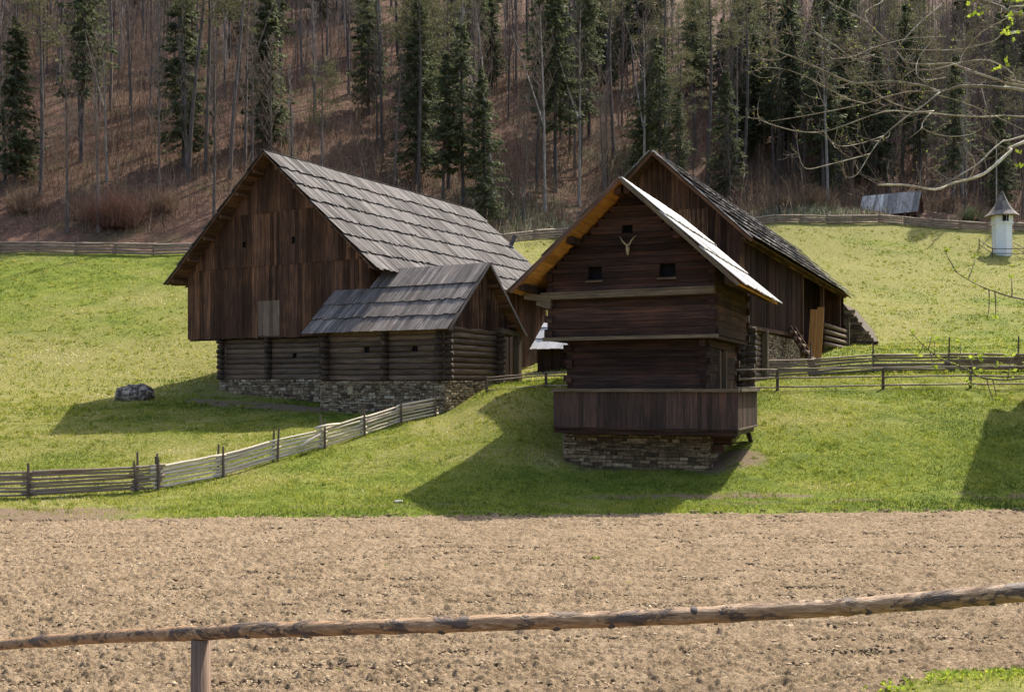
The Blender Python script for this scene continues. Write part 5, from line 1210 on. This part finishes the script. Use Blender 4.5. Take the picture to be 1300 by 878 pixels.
# ---------------------------------------------------------------- tree hanging in from the right
def near_tree():
    random.seed(12)
    def Z(x,y): return (960+x/2.6618,y/2.6618)
    Tx,Ty=6.9,8.8
    t=thing('fruit_tree','bare budding tree whose sunlit crooked branches hang in from the upper right','tree',(Tx,Ty,H(Tx,Ty)))
    mb=MB(); tp=[Vector((Tx,Ty,H(Tx,Ty)-.2)),Vector((Tx+.05,Ty,-1)),Vector((Tx-.05,Ty,0)),Vector((Tx-.1,Ty,.9)),Vector((Tx,Ty+.1,2)),Vector((Tx+.1,Ty+.1,3.2)),Vector((Tx,Ty,4.6))]
    mb.tube(tp,[.26,.2,.17,.16,.12,.09,.04],14,True,.03); mb.build('trunk',M['limb'],t,True)
    # depth0 at first point, depth1 at the tip; r in px at the start
    B=[([(905,305),(830,297),(700,290),(630,310),(560,290),(450,275),(330,280),(230,240),(130,195),(60,165),(45,120),(55,70)],7.8,7.0,9,1.5,2.05),
     ([(905,290),(820,270),(740,245),(680,222),(650,215),(520,215),(470,170),(380,80),(330,50),(250,10),(240,-10)],8.1,8.8,7,1.5,2.2),
     ([(905,480),(860,510),(780,580),(720,605),(660,620),(605,640),(500,625),(410,625)],7.4,6.9,9,4.2,3.0),
     ([(905,460),(830,480),(740,560),(605,638)],7.5,7.05,6,3,2.9),
     ([(905,395),(760,395),(590,382),(480,355),(420,325),(370,290)],8.2,7.7,4.5,1.6,2.0),
     ([(620,312),(560,360),(500,400),(430,460),(385,520),(340,590),(300,600)],7.5,7.1,4,1.3,None),
     ([(905,50),(830,25),(755,0),(700,-20)],7.6,7.8,9,6,2.75),
     ([(905,105),(800,140),(700,165),(600,170),(470,165),(380,160)],8.4,8.9,3.6,1.3,2.8),
     ([(620,310),(520,310),(430,330),(370,350),(200,385),(50,410)],7.5,7.9,3.8,1.2,None),
     ([(600,375),(540,380),(430,378),(250,440),(150,445),(50,420),(10,400),(5,370)],7.8,7.2,3.2,1.2,None),
     ([(370,350),(300,330),(200,275),(100,235),(0,228)],7.8,7.4,2.6,1,None),
     ([(475,265),(470,225),(440,200),(380,185),(310,130),(300,180)],7.4,7.5,4,1.2,None),
     ([(400,185),(330,200),(270,155),(200,110),(185,60),(185,-10)],7.5,7.9,3.2,1.2,None),
     ([(430,460),(330,490),(270,490),(235,450)],7.25,7.0,2.2,1,None),
     ([(385,520),(250,555),(170,570),(145,530)],7.2,6.9,2.4,1,None),
     ([(905,280),(870,250),(790,205),(700,210),(600,235),(540,235),(500,260)],8.0,8.3,4.5,1.4,2.3),
     ([(640,262),(560,270),(540,230),(560,180),(600,120),(600,20)],7.9,8.3,2.8,1.2,None),
     ([(760,290),(775,350),(800,420),(820,450)],7.7,7.6,3,1.2,None),
     ([(605,320),(680,340),(760,370),(905,440)],7.5,7.9,2.6,1.5,None),
     ([(470,170),(540,90),(620,20),(640,-15)],8.5,8.9,2.8,1.4,None),
     ([(380,80),(370,40),(420,10),(440,-10)],8.6,8.9,2.2,1.2,None),
     ([(255,200),(330,190),(400,160),(520,130),(640,125)],7.7,8.2,2.2,1.0,None),
     ([(905,20),(850,60),(760,110),(700,180),(690,215)],8.0,8.3,3.2,1.5,2.9),
     ([(590,382),(560,430),(640,460),(720,455),(770,430)],7.7,7.5,2.3,1.2,None),
     ([(720,605),(740,555),(715,510)],7.2,7.1,2.2,1.1,None)]
    leaf=[]; buds=[]; tw=MB()
    def leafcl(p,n=5,s=.035):
        for j in range(n):
            d=Vector((random.uniform(-1,1),random.uniform(-1,1),random.uniform(-.2,1))).normalized(); q=d.cross(Vector((random.uniform(-1,1),random.uniform(-1,1),random.uniform(-1,1)))).normalized(); L=s*random.uniform(.6,1.3)
            m=p+d*L*.55; leaf.append([p,m-q*L*.3,p+d*L]); leaf.append([p,p+d*L,m+q*L*.3])
    def smooth(P,n=4):
        out=[]
        for i in range(len(P)-1):
            p0=P[max(i-1,0)];p1=P[i];p2=P[i+1];p3=P[min(i+2,len(P)-1)]
            for k in range(n):
                u=k/n; out.append(.5*((2*p1)+(-p0+p2)*u+(2*p0-5*p1+4*p2-p3)*u*u+(-p0+3*p1-3*p2+p3)*u**3))
        out.append(P[-1]); return out
    def twig(p,d,L,lvl=0):
        b=bez(p,d,L,5,.18,.22); r0=.0022+.005*L
        tw.tube(b,[r0*(1-i/6.5) for i in range(6)],5,True)
        for q in b[1:]:
            if random.random()<.10: buds.append(q)
        if lvl<2:
            for q in b[1:-1]:
                if random.random()<.5: twig(q,Vector((random.uniform(-1,.6),random.uniform(-.7,.7),random.uniform(-.6,1))),L*.5,lvl+1)
    for pts,d0,d1,r0,r1,tz in B:
        P=[]; n=len(pts)
        for i,(a,b) in enumerate(pts):
            Y=d0+(d1-d0)*i/(n-1)+.06*math.sin(i*2.1+d0); px,py=Z(a,b); P.append(W(px,py,Y))
        if tz is not None:
            P.insert(0,Vector((Tx-.05,Ty,tz-.1))); P.insert(1,Vector(((Tx+P[1].x)/2,(Ty+P[1].y)/2,(tz+P[1].z)/2+.02)))
        S=smooth(P); mb=MB(); m=len(S); rr0=r0/2.66/1300*d0*.72; rr1=r1/2.66/1300*d1*.72
        mb.tube(S,[(rr0*(1.6 if (tz is not None and i<8) else 1)+(rr1-rr0)*i/(m-1))*(1+.12*math.sin(i*1.9)) for i in range(m)],8,True,.05)
        br=mb.build('branch',M['limb'],t,True)
        st_=8 if tz is not None else 1
        for i in range(st_,m-1):
            if random.random()<.42:
                twig(S[i],Vector((random.uniform(-1,.3),random.uniform(-.8,.8),random.uniform(-.5,1.1))),random.uniform(.10,.34))
        for q in S[st_::2]:
            if random.random()<.15: buds.append(q+Vector((0,0,.008)))
    # lower twigs with fresh leaves
    low=[([(1420,400),(1300,380),(1263,370),(1236,359),(1210,343)],7.6,7.2,.008,True),
         ([(1420,470),(1300,480),(1275,482),(1246,479),(1225,468),(1195,456),(1184,448),(1172,438),(1157,422)],7.6,7.0,.008,True)]
    for pts,d0,d1,r0,_ in low:
        n=len(pts); P=[W(px,py,d0+(d1-d0)*i/(n-1)) for i,(px,py) in enumerate(pts)]; P.insert(0,Vector((Tx-.1,Ty,P[0].z+.5)))
        S=smooth(P); m=len(S); mb=MB(); mb.tube(S,[r0*(2.2 if i<5 else 1)*(1-.75*i/m) for i in range(m)],6,True,.05); br=mb.build('branch',M['bark'],t,True)
        for i in range(9,m-1):
            if random.random()<.38:
                b=bez(S[i],Vector((random.uniform(-.4,.4),random.uniform(-.4,.4),random.choice((-1,1,1)))),random.uniform(.08,.22),3,.1,.1); tw.tube(b,[.0045,.004,.003,.002],5); leafcl(b[-1],6); leafcl(b[1],3,.022)
            if random.random()<.5: leafcl(S[i],3,.024)
        leafcl(S[-1],6)
    for (px,py,n) in ((1283,4,14),(1295,12,10),(1242,15,10),(1272,85,10),(1290,40,9),(1250,2,6),(1268,30,6),(1244,459,9),(1286,460,9),(1235,474,8),(1298,200,5)):
        for k in range(n//2): leafcl(W(px,py,7.6)+Vector((random.gauss(0,.05),random.gauss(0,.06),random.gauss(0,.04))),4,.04)
    for p in buds:
        leafcl(Vector(p)+Vector((random.uniform(-.006,.006),0,random.uniform(-.004,.01))),1,.012)
    tw.build('twigs',M['twig_near'],t,True)
    me=leaves_mesh('young_leaves',np.array([[tuple(v) for v in f] for f in leaf]),M['bud'],np.random.default_rng(4).random(len(leaf))); o=bpy.data.objects.new('young_leaves',me); C.objects.link(o); o.parent=t; o.matrix_parent_inverse=wmat(t).inverted()
near_tree()
